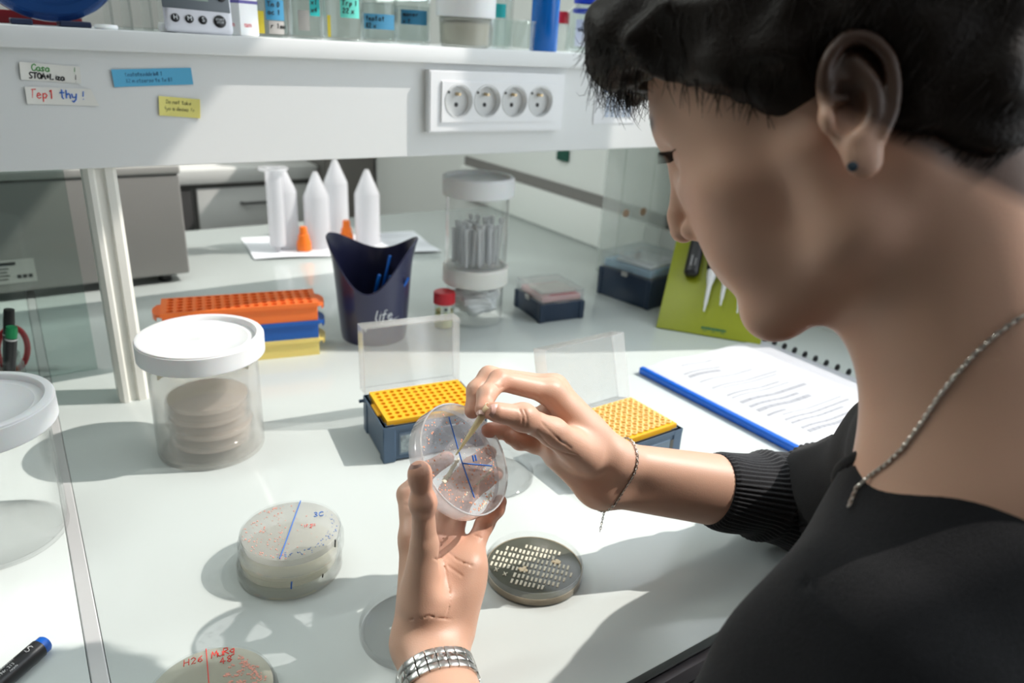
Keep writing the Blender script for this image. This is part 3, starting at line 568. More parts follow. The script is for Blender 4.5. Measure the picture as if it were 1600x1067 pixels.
for k, (dx, dy, ex_, ey_, ez, r) in enumerate(((-.015, .0, -.006, -.038, .112, .0030), (-.008, -.01, .016, -.03, .140, .0023), (.0, -.01, .022, -.035, .113, .0030), (.008, .0, .040, -.045, .108, .0020), (.005, -.005, .030, -.036, .122, .0028), (.010, .006, .012, -.040, .110, .0030))):
    B = Vector((CX+dx, CY+dy, 0.004)); T = Vector((CX+ex_*0.833-ey_*0.0, CY-ex_*0.3+ey_, ez))
    m = MB().tube([B, B.lerp(T, .5), B.lerp(T, .9), T], [r*.8, r*.8, r, r*.9], 10)
    solo('inoculation_stick', m, bl, ['short thick bright blue stick at the left in the navy cup', 'tallest bright blue stick, leaning up in the navy cup', 'short bright blue stick in the middle of the navy cup', 'thin bright blue stick leaning on the right rim of the navy cup', 'middle height blue stick right of the tallest in the navy cup', 'low blue stick crowded between the others in the navy cup'][k], 'stick', group='blue sticks in the navy cup')
# ------------------------------------------------------------------ plates with wells
# stack of tube racks
def tube_rack(label, z, mat):
    r = thing('tube_rack', label, 'rack', (0.2465, 1.050, z), -0.205)
    m = holed_plate(16, 5, 0.0125, 0.0049, 0.018, 0.0275); frame_ring(m, 0.212, 0.067, 0.2, 0.0625, 0.0215, 0.0275); frame_ring(m, 0.208, 0.063, 0.203, 0.058, 0.0, 0.0215)
    part('well_plate', m, mat, r)
    for s in (-1, 1):
        pts = [(s*0.104, -0.024), (s*0.112, -0.021), (s*0.1165, -0.010), (s*0.1175, 0), (s*0.1165, 0.010), (s*0.112, 0.021), (s*0.104, 0.024)]
        if s < 0: pts = pts[::-1]
        t = MB().prism(pts, 0.0185, 0.0225); t.prism([(x*0.999, y) for x, y in pts[1:-1]], 0.013, 0.0185); part('end_tab', t, mat, r)
    return r
tube_rack('yellow plastic tube rack, lowest of the three stacked racks', 0.0, pbr('yellow rack plastic', (0.86, 0.66, 0.20), 0.45, sss=0.15))
tube_rack('blue plastic tube rack, middle one of the three stacked racks', 0.0277, pbr('blue rack plastic', (0.005, 0.10, 0.42), 0.4))
tube_rack('orange plastic tube rack with rows of wells, topmost of three stacked', 0.0554, pbr('orange rack plastic', (0.98, 0.19, 0.03), 0.4, sss=0.15))
# ------------------------------------------------------------------ tip boxes with open lids
def open_tray(w, d, h, t=0.0014):   # thin lid: closed face at z=0, rim up to h
    m = MB(); m.bbox((0, 0, t/2), (w, d, t), 0.0005, 1)
    for s in (-1, 1): m.box((s*(w-t)/2, 0, h/2), (t, d, h)); m.box((0, s*(d-t)/2, h/2), (w-2*t, t, h))
    m.box((0, d/2+0.001, h-0.001), (0.03, 0.004, 0.002)); return m
def tip_box(label, x, y, rz, lid_ang, mat, full):
    b = thing('tip_box', label, 'tip box', (x, y, 0), rz); W_, D_, H_ = 0.124, 0.086, 0.046
    m = MB()
    frame_ring(m, W_, D_, W_-0.005, D_-0.005, 0.003, H_); m.box((0, 0, 0.005), (W_-0.004, D_-0.004, 0.004))
    for sx in (-1, 1):
        for sy in (-1, 1): m.bbox((sx*(W_/2-0.006), sy*(D_/2-0.006), H_/2), (0.0145, 0.0145, H_), 0.001, 1)
    m.bbox((0, 0, H_-0.003), (W_+0.0012, D_+0.0012, 0.005), 0.0008, 1) if False else None
    frame_ring(m, W_+0.002, D_+0.002, W_-0.006, D_-0.006, H_-0.005, H_)
    part('base', m, mat, b)
    pn = MB(); pn.bbox((0, -D_/2-0.0001, 0.022), (W_-0.034, 0.0016, 0.028), 0.0007, 1); fr_ = part('front_window', pn, pbr('box window grey', (0.11, 0.16, 0.22), 0.3), b)
    t = holed_plate(12, 8, 0.009, 0.0033, 0.010, H_+0.0055); frame_ring(t, 0.114, 0.0775, 0.108, 0.072, H_-0.004, H_+0.0055)
    t.bbox((-0.0585, 0, H_-0.001), (0.006, 0.03, 0.006), 0.001, 1); t.bbox((0.0585, 0, H_-0.001), (0.006, 0.03, 0.006), 0.001, 1)
    part('tip_tray', t, ymat, b, 'yellow tray of wells')
    M = Matrix.Translation((0, D_/2+0.001, H_-0.001)) @ Matrix.Rotation(lid_ang, 4, 'X') @ Matrix.Translation((0, -D_/2, 0.022)) @ Matrix.Rotation(math.pi, 4, 'X') @ Matrix.Rotation(math.pi, 4, 'Z')
    lm = open_tray(W_-0.001, D_-0.001, 0.022); l = part('lid', MB().add(lm.v, lm.f, M), frostlid, b, 'frosted clear lid standing open')
    for s in (-1, 1): part('hinge_pin', MB().tube([(s*(W_/2-0.004), D_/2+0.002, H_-0.008), (s*(W_/2+0.006), D_/2+0.002, H_-0.008)], 0.0022, 10), mat, b)
    return b
BA = tip_box('slate tip box with empty yellow wells and open lid, behind the held dish', 0.3655, 0.7020, -0.150, -1.62, slate, False)
m = MB(); m.bbox((-0.028, -0.0438, 0.022), (0.030, 0.0008, 0.022), 0.0003, 1); part('sticker', m, pbr('worn sticker', (0.30, 0.36, 0.38), 0.7, var=0.5, vscale=260), BA, 'worn grey sticker')
BX, BY, BR = 0.5370, 0.5500, 0.02
BB = tip_box('slate tip box full of yellow tips, lid open, behind the right hand', BX, BY, BR, -1.86, slate, True)
m = MB(); m.bbox((0.048, -0.0438, 0.024), (0.007, 0.0008, 0.022), 0.0003, 1); part('sticker', m, pbr('dark label', (0.08, 0.08, 0.07), 0.6), BB, 'dark label')
tipme = MB().lathe([(0.0006, -0.034), (0.0019, -0.006), (0.0030, 0.0), (0.0040, 0.0003), (0.0040, 0.0018), (0.0030, 0.0018), (0.0016, -0.003), (0, -0.003)], 10).mesh('pipette_tip')
tipm = pbr('pale yellow tip plastic', (0.93, 0.68, 0.30), 0.4, sss=0.3)
Mb = Matrix.Translation((BX, BY, 0)) @ Matrix.Rotation(BR, 4, 'Z')
for i in range(12):
    for j in range(8):
        if (i, j) in ((1, 0), (2, 0), (0, 4)): continue
        o = link('pipette_tip', tipme, tipm); o.location = Mb @ Vector(((i-5.5)*.009, (j-3.5)*.009, 0.0520)); tag(o, 'pale yellow pipette tip standing in the full tip box behind the right hand', 'pipette tip', 'yellow tips in the full box')
# closed boxes at the back right
def closed_box(label, x, y, rz, w_, d_, h_, lh, inner, insets):
    b = thing('tip_box', label, 'tip box', (x, y, 0), rz); m = MB(); m.bbox((0, 0, h_/2), (w_, d_, h_), 0.002, 2)
    for sx in (-1, 1):
        for sy in (-1, 1): m.bbox((sx*(w_/2-0.004), sy*(d_/2-0.004), h_/2-0.0005), (0.0105, 0.0105, h_-0.001), 0.001, 1)
    part('base', m, navy, b)
    l = MB(); lm = open_tray(w_-0.002, d_-0.002, lh); l.add(lm.v, lm.f, Matrix.Translation((0, 0, h_+lh)) @ Matrix.Rotation(math.pi, 4, 'X')); part('lid', l, clear('lid '+label[:6], (0.96, 0.97, 0.97), 0.15, (0.9, 0.92, 0.92), 0.12), b, 'clear lid')
    part('latch', MB().bbox((-w_/2-0.0008, 0.0, h_-0.001), (0.003, 0.014, 0.009), 0.001, 1), pbr('grey latch', (0.5, 0.5, 0.48), 0.4), b)
    for (nm, cx, cy, cz, sx, sy, sz, mt) in insets: part(nm, MB().bbox((cx, cy, h_+cz), (sx, sy, sz), 0.002, 2), mt, b)
    return b
pk = pbr('pink rack insert', (0.80, 0.45, 0.45), 0.5, sss=0.2); pkr = pbr('deep pink strip', (0.72, 0.12, 0.16), 0.5); crm = pbr('cream insert', (0.78, 0.70, 0.62), 0.5); lb = pbr('pale blue rack insert', (0.42, 0.62, 0.78), 0.5, sss=0.2); wt = pbr('white insert', (0.85, 0.88, 0.90), 0.5)
closed_box('small navy tip box with clear lid over pink contents, right of the jars', 0.7725, 1.0035, -0.125, 0.088, 0.098, 0.034, 0.021, pk, [('insert', 0, -0.004, 0.006, 0.078, 0.080, 0.010, pk), ('strip', 0.006, -0.038, 0.0085, 0.055, 0.006, 0.008, pkr), ('insert', 0.0, -0.008, 0.0135, 0.07, 0.05, 0.004, crm)])
closed_box('larger navy tip box with clear lid over a pale blue rack, back right', 1.000, 1.0000, 0.16, 0.125, 0.125, 0.056, 0.032, lb, [('insert', 0, 0, 0.009, 0.112, 0.112, 0.014, lb), ('insert', -0.008, -0.01, 0.020, 0.09, 0.085, 0.006, wt)])
# tall clear acrylic box behind the navy box
ab = thing('acrylic_box', 'tall clear acrylic box standing behind the larger navy tip box', 'box', (1.100, 1.150, 0))
m = MB(); wA, dA, hA, t = 0.142, 0.055, 0.285, 0.004
for s in (-1, 1): m.box((s*(wA-t)/2, 0, hA/2), (t, dA, hA)); m.box((0, s*(dA-t)/2, hA/2), (wA-2*t, t, hA))
m.box((0, 0, t/2), (wA, dA, t)); part('box_wall', m, clear('pale acrylic', (0.98, 0.99, 0.985), 0.22, (0.95, 0.98, 0.96), 0.05), ab)
for x in (-0.052, -0.004): part('orange_dot', MB().lathe([(0.0085, 0), (0.0085, 0.0006), (0, 0.0008)], 20, M=Matrix.Translation((x, -dA/2, 0.135)) @ FACE), pbr('faded orange dot', (0.80, 0.55, 0.38), 0.6), ab)
# ------------------------------------------------------------------ lime pipette board
GB = Vector((0.898, 0.853, 0.0)); gx = Vector((0.60, -0.80, 0)); gn0 = Vector((-0.80, -0.60, 0)); lean = math.radians(44)
gy = (-gn0*math.cos(lean)+Vector((0, 0, math.sin(lean)))).normalized(); gz = gx.cross(gy)
MG = Matrix(((gx.x, gy.x, gz.x, GB.x), (gx.y, gy.y, gz.y, GB.y), (gx.z, gy.z, gz.z, GB.z), (0, 0, 0, 1)))
g = thing('pipette_board', 'lime green tilted board with white pipettes, behind the notebook', 'display board'); g.matrix_world = MG
lime = pbr('lime green plastic', (0.33, 0.37, 0.010), 0.4)
part('board', MB().bbox((0.088, 0.100, 0.0015), (0.176, 0.200, 0.003), 0.001, 2), lime, g)
part('rear_foot', MB().add([(0.03, 0.19, 0), (0.15, 0.19, 0), (0.15, 0.195, -0.002), (0.03, 0.195, -0.002), (0.03, 0.105, -0.165), (0.15, 0.105, -0.165), (0.15, 0.11, -0.167), (0.03, 0.11, -0.167)], [(0, 1, 5, 4), (3, 7, 6, 2), (0, 4, 7, 3), (1, 2, 6, 5), (4, 5, 6, 7), (0, 3, 2, 1)]), lime, g)
gi = pbr('dark green print', (0.03, 0.16, 0.06), 0.6)
m = MB(); x = 0.076
for wd in (3, 2.4, 2.6, 3, 2.2, 2.8, 2.6, 3, 2.4, 2.6, 2.2): m.box((x+wd*.0005, 0.0135, 0.0032), (wd*0.00125, 0.0045+0.0006*(wd > 2.5), 0.0004)); x += wd*0.00145
for k in range(3): m.box((0.082+k*0.015, 0.0085, 0.0032), (0.007, 0.0011, 0.0003))
part('printed_mark', m, gi, g)
def pipette(x, y0, length, lab, shaft=True):
    q = thing('micropipette', lab, 'pipette'); q.matrix_world = MG @ Matrix.Translation((x, y0, 0.014)) @ Matrix.Rotation(-math.pi/2, 4, 'X')
    if shaft:
        part('shaft', MB().lathe([(0.0, 0), (0.0016, 0), (0.0022, 0.012), (0.0030, 0.014), (0.0042, length*.62), (0.0080, length*.85), (0.0085, length)], 20), pbr('white pipette plastic', (0.80, 0.81, 0.82), 0.35), q, 'white shaft')
    part('grip', MB().lathe([(0, length-0.001), (0.0085, length-0.001), (0.0105, length+0.004), (0.0115, length+0.03), (0.0100, length+0.08), (0.006, length+0.085), (0.004, length+0.10), (0, length+0.10)], 24), dark, q, 'black grip'); return q
pipette(0.075, 0.040, 0.082, 'white micropipette with black grip, leftmost full shaft on the lime board'); pipette(0.100, 0.056, 0.070, 'shorter white micropipette, middle one on the lime board'); pipette(0.130, 0.047, 0.08, 'white micropipette on the lime board, beside the chin')
blk = thing('pipette_holder', 'black rounded pipette grip hanging high on the lime board left', 'pipette'); blk.matrix_world = MG @ Matrix.Translation((0.040, 0.112, 0.014))
m = MB(); m.bbox((0, 0.035, 0), (0.026, 0.085, 0.020), 0.009, 4); part('grip', m, dark, blk); part('grey_print', MB().box((-0.003, 0.02, 0.0101), (0.003, 0.022, 0.0003)).box((0.004, 0.018, 0.0101), (0.002, 0.016, 0.0003)), pbr('grey print', (0.25, 0.25, 0.26), 0.6), blk)
# ------------------------------------------------------------------ bound report
rp = thing('bound_report', 'white printed report with blue spine bar lying open to the right', 'report', (0.752, 0.428, 0), 0.03)
bluecov = pbr('vivid blue plastic', (0.0, 0.13, 0.68), 0.3)
part('spine_bar', MB().bbox((-0.004, 0.145, 0.0055), (0.010, 0.298, 0.011), 0.003, 3), bluecov, rp, 'vivid blue spine bar')
part('back_cover', MB().bbox((0.139, 0.145, 0.001), (0.278, 0.297, 0.002), 0.0006, 1), pbr('grey clear cover', (0.62, 0.63, 0.68), 0.35), rp)
def sheet(w_, h_, z0, z1, t, x0):
    vs, fs = [], []; nx = 16
    for i in range(nx+1):
        u = i/nx; z = z0+(z1-z0)*u+0.006*math.sin(min(1, u*2.2)*math.pi)*(1-u)
        for y in (0.004, 0.004+h_): vs += [(x0+u*w_, y, z), (x0+u*w_, y, z-t)]
    for i in range(nx):
        a, b = i*4, i*4+4; fs += [(a, b, b+2, a+2), (a+1, a+3, b+3, b+1), (a, a+1, b+1, b), (a+2, b+2, b+3, a+3)]
    fs += [(0, 2, 3, 1), (nx*4, nx*4+1, nx*4+3, nx*4+2)]; return MB().add(vs, fs)
part('page_block', sheet(0.222, 0.286, 0.0085, 0.0055, 0.0034, 0.002), paper, rp)
def zsheet(x): u = (x-0.002)/0.222; return 0.0085+(0.0055-0.0085)*u+0.006*math.sin(min(1, u*2.2)*math.pi)*(1-u)
m = MB()
for (x0, x1, y, th) in [(0.05, 0.12, .262, .0016), (0.03, 0.11, .238, .0022), (.03, .10, .226, .006), (.03, .15, .208, .0016), (.03, .18, .185, .002), (.045, .17, .178, .0014), (.03, .15, .158, .0025), (.03, .16, .15, .0015), (.03, .18, .132, .006), (.03, .14, .118, .005), (.03, .15, .104, .007), (.03, .07, .09, .004), (.05, .19, .082, .0016), (.04, .19, .07, .0035), (.04, .16, .06, .0035), (.04, .19, .045, .004), (.04, .13, .034, .006)]:
    k = 8
    for i in range(k):
        a = x0+(x1-x0)*i/k; b = x0+(x1-x0)*(i+0.93)/k; z = zsheet(a); z2 = zsheet(b); vs = [(a, y, z+.0004), (b, y, z2+.0004), (b, y+th, z2+.0004), (a, y+th, z+.0004)]; m.add(vs+[(p[0], p[1], p[2]-.0003) for p in vs], [(0, 1, 2, 3), (4, 7, 6, 5), (0, 4, 5, 1), (2, 6, 7, 3), (1, 5, 6, 2), (0, 3, 7, 4)])
part('printed_text', m, pbr('grey print on paper', (0.40, 0.41, 0.45), 0.8), rp, kind='stuff')
cp = MB()
for k in range(15): part('binding_ring', MB().tube([(0.283+0.004*math.cos(a), 0.012+k*0.0195, 0.0046+0.0040*math.sin(a)) for a in [i*math.pi*2/10 for i in range(10)]], 0.0022, 6, closed=True), dark, rp)
# ------------------------------------------------------------------ back of the bench
pt = MB(); vs, fs = [], []; nx, ny = 22, 12
for j in range(ny+1):
    for i in range(nx+1):
        u, v_ = i/nx, j/ny; x = -0.20+0.40*u; y = -0.095+0.19*v_-0.05*(u-.5)
        e = min(u, 1-u, v_, 1-v_); vs.append((x, y, 0.0012+0.004*max(0, 0.12-e)/0.12*(1+math.sin(9*u+5*v_))*0.5+0.0008*math.sin(14*u)*math.sin(11*v_)*0.5))
n1 = len(vs); vs += [(a, b, max(0.0002, c-0.0009)) for a, b, c in vs]
for j in range(ny):
    for i in range(nx):
        a = j*(nx+1)+i; fs += [(a, a+1, a+nx+2, a+nx+1), (n1+a, n1+a+nx+1, n1+a+nx+2, n1+a+1)]
solo('paper_towel', pt.add(vs, fs), pbr('white paper towel', (0.80, 0.82, 0.86), 0.8, bump=0.0004, bscale=250), 'white paper towel spread at the bench back under the upright tubes', 'paper towel', (0.600, 1.572, 0), -0.12)
ctm = clear('frosted tube plastic', (0.97, 0.97, 0.98), 0.68, (0.98, 0.98, 1.0), 0.2)
def conical(label, x, y, h):
    t = thing('conical_tube', label, 'tube', (x, y, 0.0018)); r = 0.0285
    part('body', MB().lathe([(r+0.0008, 0), (r+0.0008, 0.008), (r, 0.010), (r-0.0006, h-0.055), (r-0.002, h-0.050), (0.0065, h-0.004), (0.004, h), (0, h+0.0006), ], 40).lathe([(r+.0008, 0), (r-0.0015, 0), (r-0.0018, h-0.055), (0.005, h-0.008), (0, h-0.007)], 40), ctm, t); return t
conical('frosted conical tube turned upside down behind the syringe barrel, leftmost', 0.487, 1.607, 0.176)
conical('frosted upside down conical tube, front one right of the syringe', 0.550, 1.579, 0.166)
conical('frosted upside down conical tube, rearmost and tallest in the photo', 0.626, 1.660, 0.178)
conical('frosted upside down conical tube, rightmost on the paper towel', 0.664, 1.566, 0.168)
s = thing('syringe_barrel', 'frosted syringe barrel standing flange up at the left of the tubes', 'syringe', (0.458, 1.572, 0.0018))
part('barrel', MB().lathe([(0, 0), (0.004, 0), (0.005, 0.010), (0.0175, 0.014), (0.0175, 0.178), (0.0160, 0.178), (0.0160, 0.016), (0, 0.014)], 32), ctm, s); part('flange', MB().lathe([(0.0160, 0.176), (0.0300, 0.176), (0.0305, 0.1775), (0.0300, 0.180), (0.0160, 0.180)], 40), ctm, s)
orm = pbr('orange cap plastic', (0.95, 0.20, 0.015), 0.4, sss=0.1)
def capp(label, x, y):
    solo('orange_stopper', MB().lathe([(0, 0), (0.0155, 0), (0.0155, 0.017), (0.0125, 0.024), (0.0115, 0.034), (0.0088, 0.036), (0.0082, 0.050), (0.007, 0.052), (0, 0.052)], 32), orm, label, 'cap', (x, y, 0.0022))
capp('stepped orange cap standing on the towel, left of the two', 0.511, 1.560); capp('stepped orange cap standing on the towel, right of the two', 0.620, 1.585)
# grey instrument
gm = pbr('grey instrument enamel', (0.22, 0.215, 0.205), 0.45); gm2 = pbr('grey instrument lid', (0.33, 0.325, 0.31), 0.4)
ins = thing('lab_instrument', 'large plain grey instrument housing at the back left behind the post', 'instrument', (-0.12, 1.575, 0))
part('housing', MB().bbox((0, 0, 0.108), (0.74, 0.28, 0.184), 0.004, 3), gm, ins); part('top_lid', MB().bbox((0, 0, 0.209), (0.745, 0.285, 0.016), 0.004, 3), gm2, ins)
for x in (-0.33, 0.33):
    for y in (-0.11, 0.11): part('foot', MB().lathe([(0, 0), (0.012, 0), (0.013, 0.015), (0.011, 0.017), (0, 0.017)], 16, (x, y, 0)), dark, ins)
stk = MB(); stk.box((0.085, -0.1404, 0.052), (0.085, 0.0008, 0.040)); st_ = part('rating_sticker', stk, pbr('sticker grey', (0.36, 0.36, 0.34), 0.6), ins, 'grey rating sticker with small print')
m = MB(); m.box((0.085, -0.141, 0.066), (0.032, 0.0004, 0.005))
for k in range(4): m.box((0.07, -0.141, 0.058-k*.006), (0.04-0.006*(k % 2), 0.0004, 0.0014))
for k in range(3): m.box((0.103+k*.008, -0.141, 0.043), (0.006, 0.0004, 0.006))
part('small_print', m, ink_black, st_)
# ------------------------------------------------------------------ pen jar at the left
pj = thing('pen_jar', 'clear glass jar of pens at the left edge behind the empty tub', 'jar', (-0.058, 0.985, 0)); part('body', MB().lathe([(0, 0), (0.030, 0), (0.033, 0.003), (0.0335, 0.064), (0.0305, 0.070), (0.031, 0.078), (0.029, 0.078), (0.0285, 0.070), (0.031, 0.062), (0.031, 0.004), (0, 0.004)], 48), clrglass, pj)
def pen(lab, bx, by, tx, ty, tz, r, body, cap, capm=None, nm='marker_pen'):
    q = thing(nm, lab, 'pen'); B = Vector((bx, by, 0.006)); T = Vector((tx, ty, tz)); L = (T-B).length; q.matrix_world = Matrix.Translation(B) @ (T-B).to_track_quat('Z', 'Y').to_matrix().to_4x4()
    part('barrel', MB().lathe([(0, 0), (r*.7, 0), (r, 0.006), (r, L-cap), (0, L-cap)], 20), body, q); part('cap', MB().lathe([(0, L-cap), (r*.96, L-cap), (r*.98, L-cap*.5), (r*.9, L-0.001), (0, L)], 20), capm or body, q)
    part('ring', MB().lathe([(r*1.01, L-cap-0.003), (r*1.02, L-cap-0.002), (r*1.01, L-cap-0.001)], 20), pbr('pale ring', (0.6, 0.6, 0.6), 0.4), q)
grn = pbr('green cap plastic', (0.0, 0.25, 0.08), 0.35)
pen('black marker with green cap end in the glass pen jar', -0.052, 0.972, -0.0285, 0.965, 0.119, 0.0062, dark, 0.014, grn); pen('plain black marker upright at the rear of the pen jar', -0.050, 1.002, -0.0285, 0.999, 0.129, 0.0062, dark, 0.03); pen('black pen with shiny cap, leftmost in the pen jar', -0.066, 0.985, -0.062, 0.992, 0.142, 0.006, dark, 0.03, pbr('glossy black', (.02, .02, .025), .12)); 
sc_ = thing('scissors', 'red handled scissors standing in the glass pen jar', 'scissors'); cS = img(22, 545, 1.005)
ring = [tuple(cS+Rv[0]*0.0205*math.cos(a)*1.0-Rv[0]*0.002+Rv[1]*0.029*math.sin(a)) for a in [i*2*math.pi/28 for i in range(28)]]
part('handle', MB().tube(ring, 0.0038, 10, closed=True), red, sc_, 'red finger loop'); r2 = [tuple(np.array(p_)-Rv[0]*0.046+Rv[2]*0.004) for p_ in ring]; part('handle', MB().tube(r2, 0.0038, 10, closed=True), red, sc_, 'red finger loop')
j0 = cS-Rv[1]*0.028-Rv[0]*0.016; part('blade', MB().tube([tuple(j0), (-0.050, 0.985, 0.045), (-0.056, 0.985, 0.009)], [0.0035, 0.004, 0.0008], 6), steel, sc_); part('blade', MB().tube([tuple(j0-Rv[0]*0.014), (-0.056, 0.988, 0.045), (-0.054, 0.988, 0.009)], [0.0035, 0.004, 0.0008], 6), steel, sc_)
# marker lying at bottom left
mk = thing('marker_pen', 'black marker with blue end lying at the bottom left corner', 'pen'); A_ = Vector((-0.1005, 0.4905, 0.0075)); B_ = Vector((-0.0378, 0.5455, 0.0075)); L = (B_-A_).length; dirm = (B_-A_).normalized()
MM = Matrix.Translation(A_) @ Matrix((( dirm.x, -dirm.y, 0, 0), (dirm.y, dirm.x, 0, 0), (0, 0, 1, 0), (0, 0, 0, 1))); mk.matrix_world = MM
RY = Matrix.Rotation(math.pi/2, 4, 'Y'); part('barrel', MB().lathe([(0, -0.05), (0.004, -0.05), (0.0068, -0.03), (0.0072, 0), (0.0072, L-0.006), (0.0066, L-0.0055), (0, L-0.0055)], 28, M=RY), pbr('black marker barrel', (0.015, 0.015, 0.017), 0.3), mk)
part('end_plug', MB().lathe([(0.0066, L-0.0058), (0.0066, L-0.001), (0.0058, L), (0, L)], 28, M=RY), pbr('blue end plug', (0.0, 0.09, 0.45), 0.35), mk, 'blue end plug')
wp = pbr('white barrel print', (0.75, 0.75, 0.75), 0.5)
m = MB(); tor = Matrix.Translation((L-0.014, -0.0005, 0.00735)) @ Matrix.Rotation(-math.pi/2, 4, 'Z')
for w_ in (0.0, 0.0009): m.tube([(0.0018-w_, 0.0022, 0), (-0.0005, 0.003-w_, 0), (-0.002+w_*.6, 0.0018, 0), (-0.0015+w_, 0.0004, 0), (0.0008+w_*.5, -0.0003-w_*.2, 0), (0.0021-w_*.6, -0.0016, 0), (0.001, -0.003+w_, 0), (-0.0018+w_, -0.0022, 0)], 0.00017, 4, tor)
part('logo', m, wp, mk)
def bend_text(t, size, x, yo): 
    printed(t, size, wp, mk, Matrix.Translation((x, yo, 0.0073-abs(yo)*0.25)) @ Matrix.Rotation(-yo/0.0072*1.0, 4, 'X'), ext=0.0001)
bend_text('MADE IN GERMANY', 0.0030, 0.046, 0.0026); bend_text('Art. Nr. 213', 0.0034, 0.0475, -0.0012); bend_text('recycle', 0.0022, 0.053, -0.0042)
# ------------------------------------------------------------------ things on the shelf
ZS = 0.4402
# blue round dispenser
bd = thing('blue_dispenser', 'translucent blue round drum on the shelf, cut by the top left corner', 'dispenser', (0.066, 1.015, ZS)); bm_ = clear('blue clear plastic', (0.16, 0.30, 0.55), 0.42, (0.05, 0.14, 0.36), 0.08)
FR = Matrix.Translation((0, 0, 0.082)) @ Matrix.Rotation(math.pi/2, 4, 'X')
part('drum', MB().lathe([(0, -0.022), (0.070, -0.022), (0.076, -0.016), (0.078, 0), (0.076, 0.016), (0.070, 0.022), (0.062, 0.0225), (0.058, 0.018), (0, 0.016)], 64, M=FR), bm_, bd); part('hub', MB().lathe([(0.02, 0.016), (0.02, 0.024), (0.014, 0.026), (0, 0.026)], 32, M=FR), pbr('dark blue hub', (0.02, 0.05, 0.12), 0.4), bd)
part('foot', MB().bbox((0.02, 0, 0.003), (0.03, 0.05, 0.006), 0.001, 1).bbox((-0.03, 0, 0.003), (0.02, 0.05, 0.006), 0.001, 1), pbr('navy foot', (0.01, 0.02, 0.06), 0.4), bd)
solo('red_box', MB().bbox((0, 0, 0.007), (0.13, 0.06, 0.014), 0.001, 2), pbr('dark red card', (0.30, 0.01, 0.015), 0.6), 'flat dark red box behind the blue drum on the shelf', 'box', (0.035, 1.10, ZS))
solo('small_lid', MB().lathe([(0, 0), (0.011, 0), (0.012, 0.002), (0.011, 0.0045), (0, 0.005)], 28), pl_white, 'tiny white cap lying on the shelf beside the blue drum', 'cap', (0.112, 0.965, ZS))
ac = thing('acrylic_stand', 'clear acrylic stand between the blue drum and the timer', 'stand', (0.157, 1.06, ZS)); m = MB()
for x in (-0.03, -0.01, 0.012, 0.032): m.box((x, 0, 0.06), (0.003, 0.06, 0.12))
part('divider', m, clear('acrylic', (0.88, 0.90, 0.89), 0.12, (0.8, 0.82, 0.80), 0.03), ac); part('base_plate', MB().bbox((0, 0, 0.0015), (0.075, 0.065, 0.003), 0.001, 1), MATS['acrylic'], ac)
solo('white_block', MB().bbox((0, 0, 0.005), (0.018, 0.02, 0.010), 0.002, 2), pl_white, 'small white block under the left edge of the timer', 'block', (0.178, 0.985, ZS))
# timer
tm = thing('lab_timer', 'white digital timer with grey display frame and buttons on the shelf', 'timer', (0.2085, 0.965, ZS), 0.0, rot=(-0.25, 0.03, 0))
part('case', MB().bbox((0, 0, 0.036), (0.074, 0.014, 0.072), 0.006, 3), pbr('timer white', (0.78, 0.78, 0.84), 0.35), tm)
part('display_frame', MB().bbox((-0.002, -0.0068, 0.047), (0.073, 0.002, 0.046), 0.0009, 2), pbr('timer slate', (0.13, 0.15, 0.17), 0.4), tm)
part('display', MB().bbox((-0.011, -0.0080, 0.047), (0.044, 0.0006, 0.026), 0.0002, 1), pbr('lcd green grey', (0.30, 0.38, 0.33), 0.25), tm)
m = MB()
for k, ch in enumerate('000000'):
    x = -0.030+k*0.0068; seg = [((0, 0), (0.0042, 0)), ((0, 0), (0, 0.006)), ((0.0042, 0), (0.0042, 0.006)), ((0, .006), (0, .012)), ((.0042, .006), (.0042, .012)), ((0, .012), (.0042, .012))]
    for a, b in seg: m.tube([(x+a[0], -0.0084, 0.0375+a[1]), (x+b[0], -0.0084, 0.0375+b[1])], 0.00045, 4)
part('digits', m, pbr('lcd digit', (0.12, 0.16, 0.14), 0.5), tm)
for x, t_, r in ((-0.0265, 'H', .0045), (-0.0115, 'M', .0045), (0.003, 'S', .0045), (0.0215, '', .0068)):
    b_ = part('button', MB().lathe([(r, 0), (r, 0.0016), (r*.8, 0.0022), (0, 0.0024)], 28, M=Matrix.Translation((x, -0.0068, 0.0135)) @ FACE), dark, tm)
    if t_: printed(t_, 0.007, whitei, b_, Matrix.Translation((x, -0.0094, 0.0135)) @ FACE)
    else: printed('START\nSTOP', 0.0033, whitei, b_, Matrix.Translation((x, -0.0094, 0.0135)) @ FACE)
part('button', MB().lathe([(0.0048, 0), (0.0048, 0.002), (0, 0.0028)], 24, M=Matrix.Translation((0.026, -0.0076, 0.040)) @ FACE), dark, tm)
wb = thing('white_carton', 'white carton with small red print right of the timer', 'carton', (0.2655, 1.005, ZS), 0.5); part('carton', MB().bbox((0, 0, 0.05), (0.030, 0.030, 0.10), 0.0015, 2), pl_white, wb)
rp_ = pbr('pale red print', (0.75, 0.12, 0.15), 0.6); printed('tam', 0.008, rp_, wb, Matrix.Translation((-0.003, -0.0153, 0.0125)) @ FACE); printed('tam', 0.008, rp_, wb, Matrix.Translation((-0.0153, 0.0, 0.0125)) @ Matrix.Rotation(-math.pi/2, 4, 'Z') @ FACE); part('band', MB().bbox((0, 0, 0.038), (0.0304, 0.0304, 0.004), 0.0005, 1), pbr('violet band', (0.12, 0.10, 0.35), 0.5), wb)
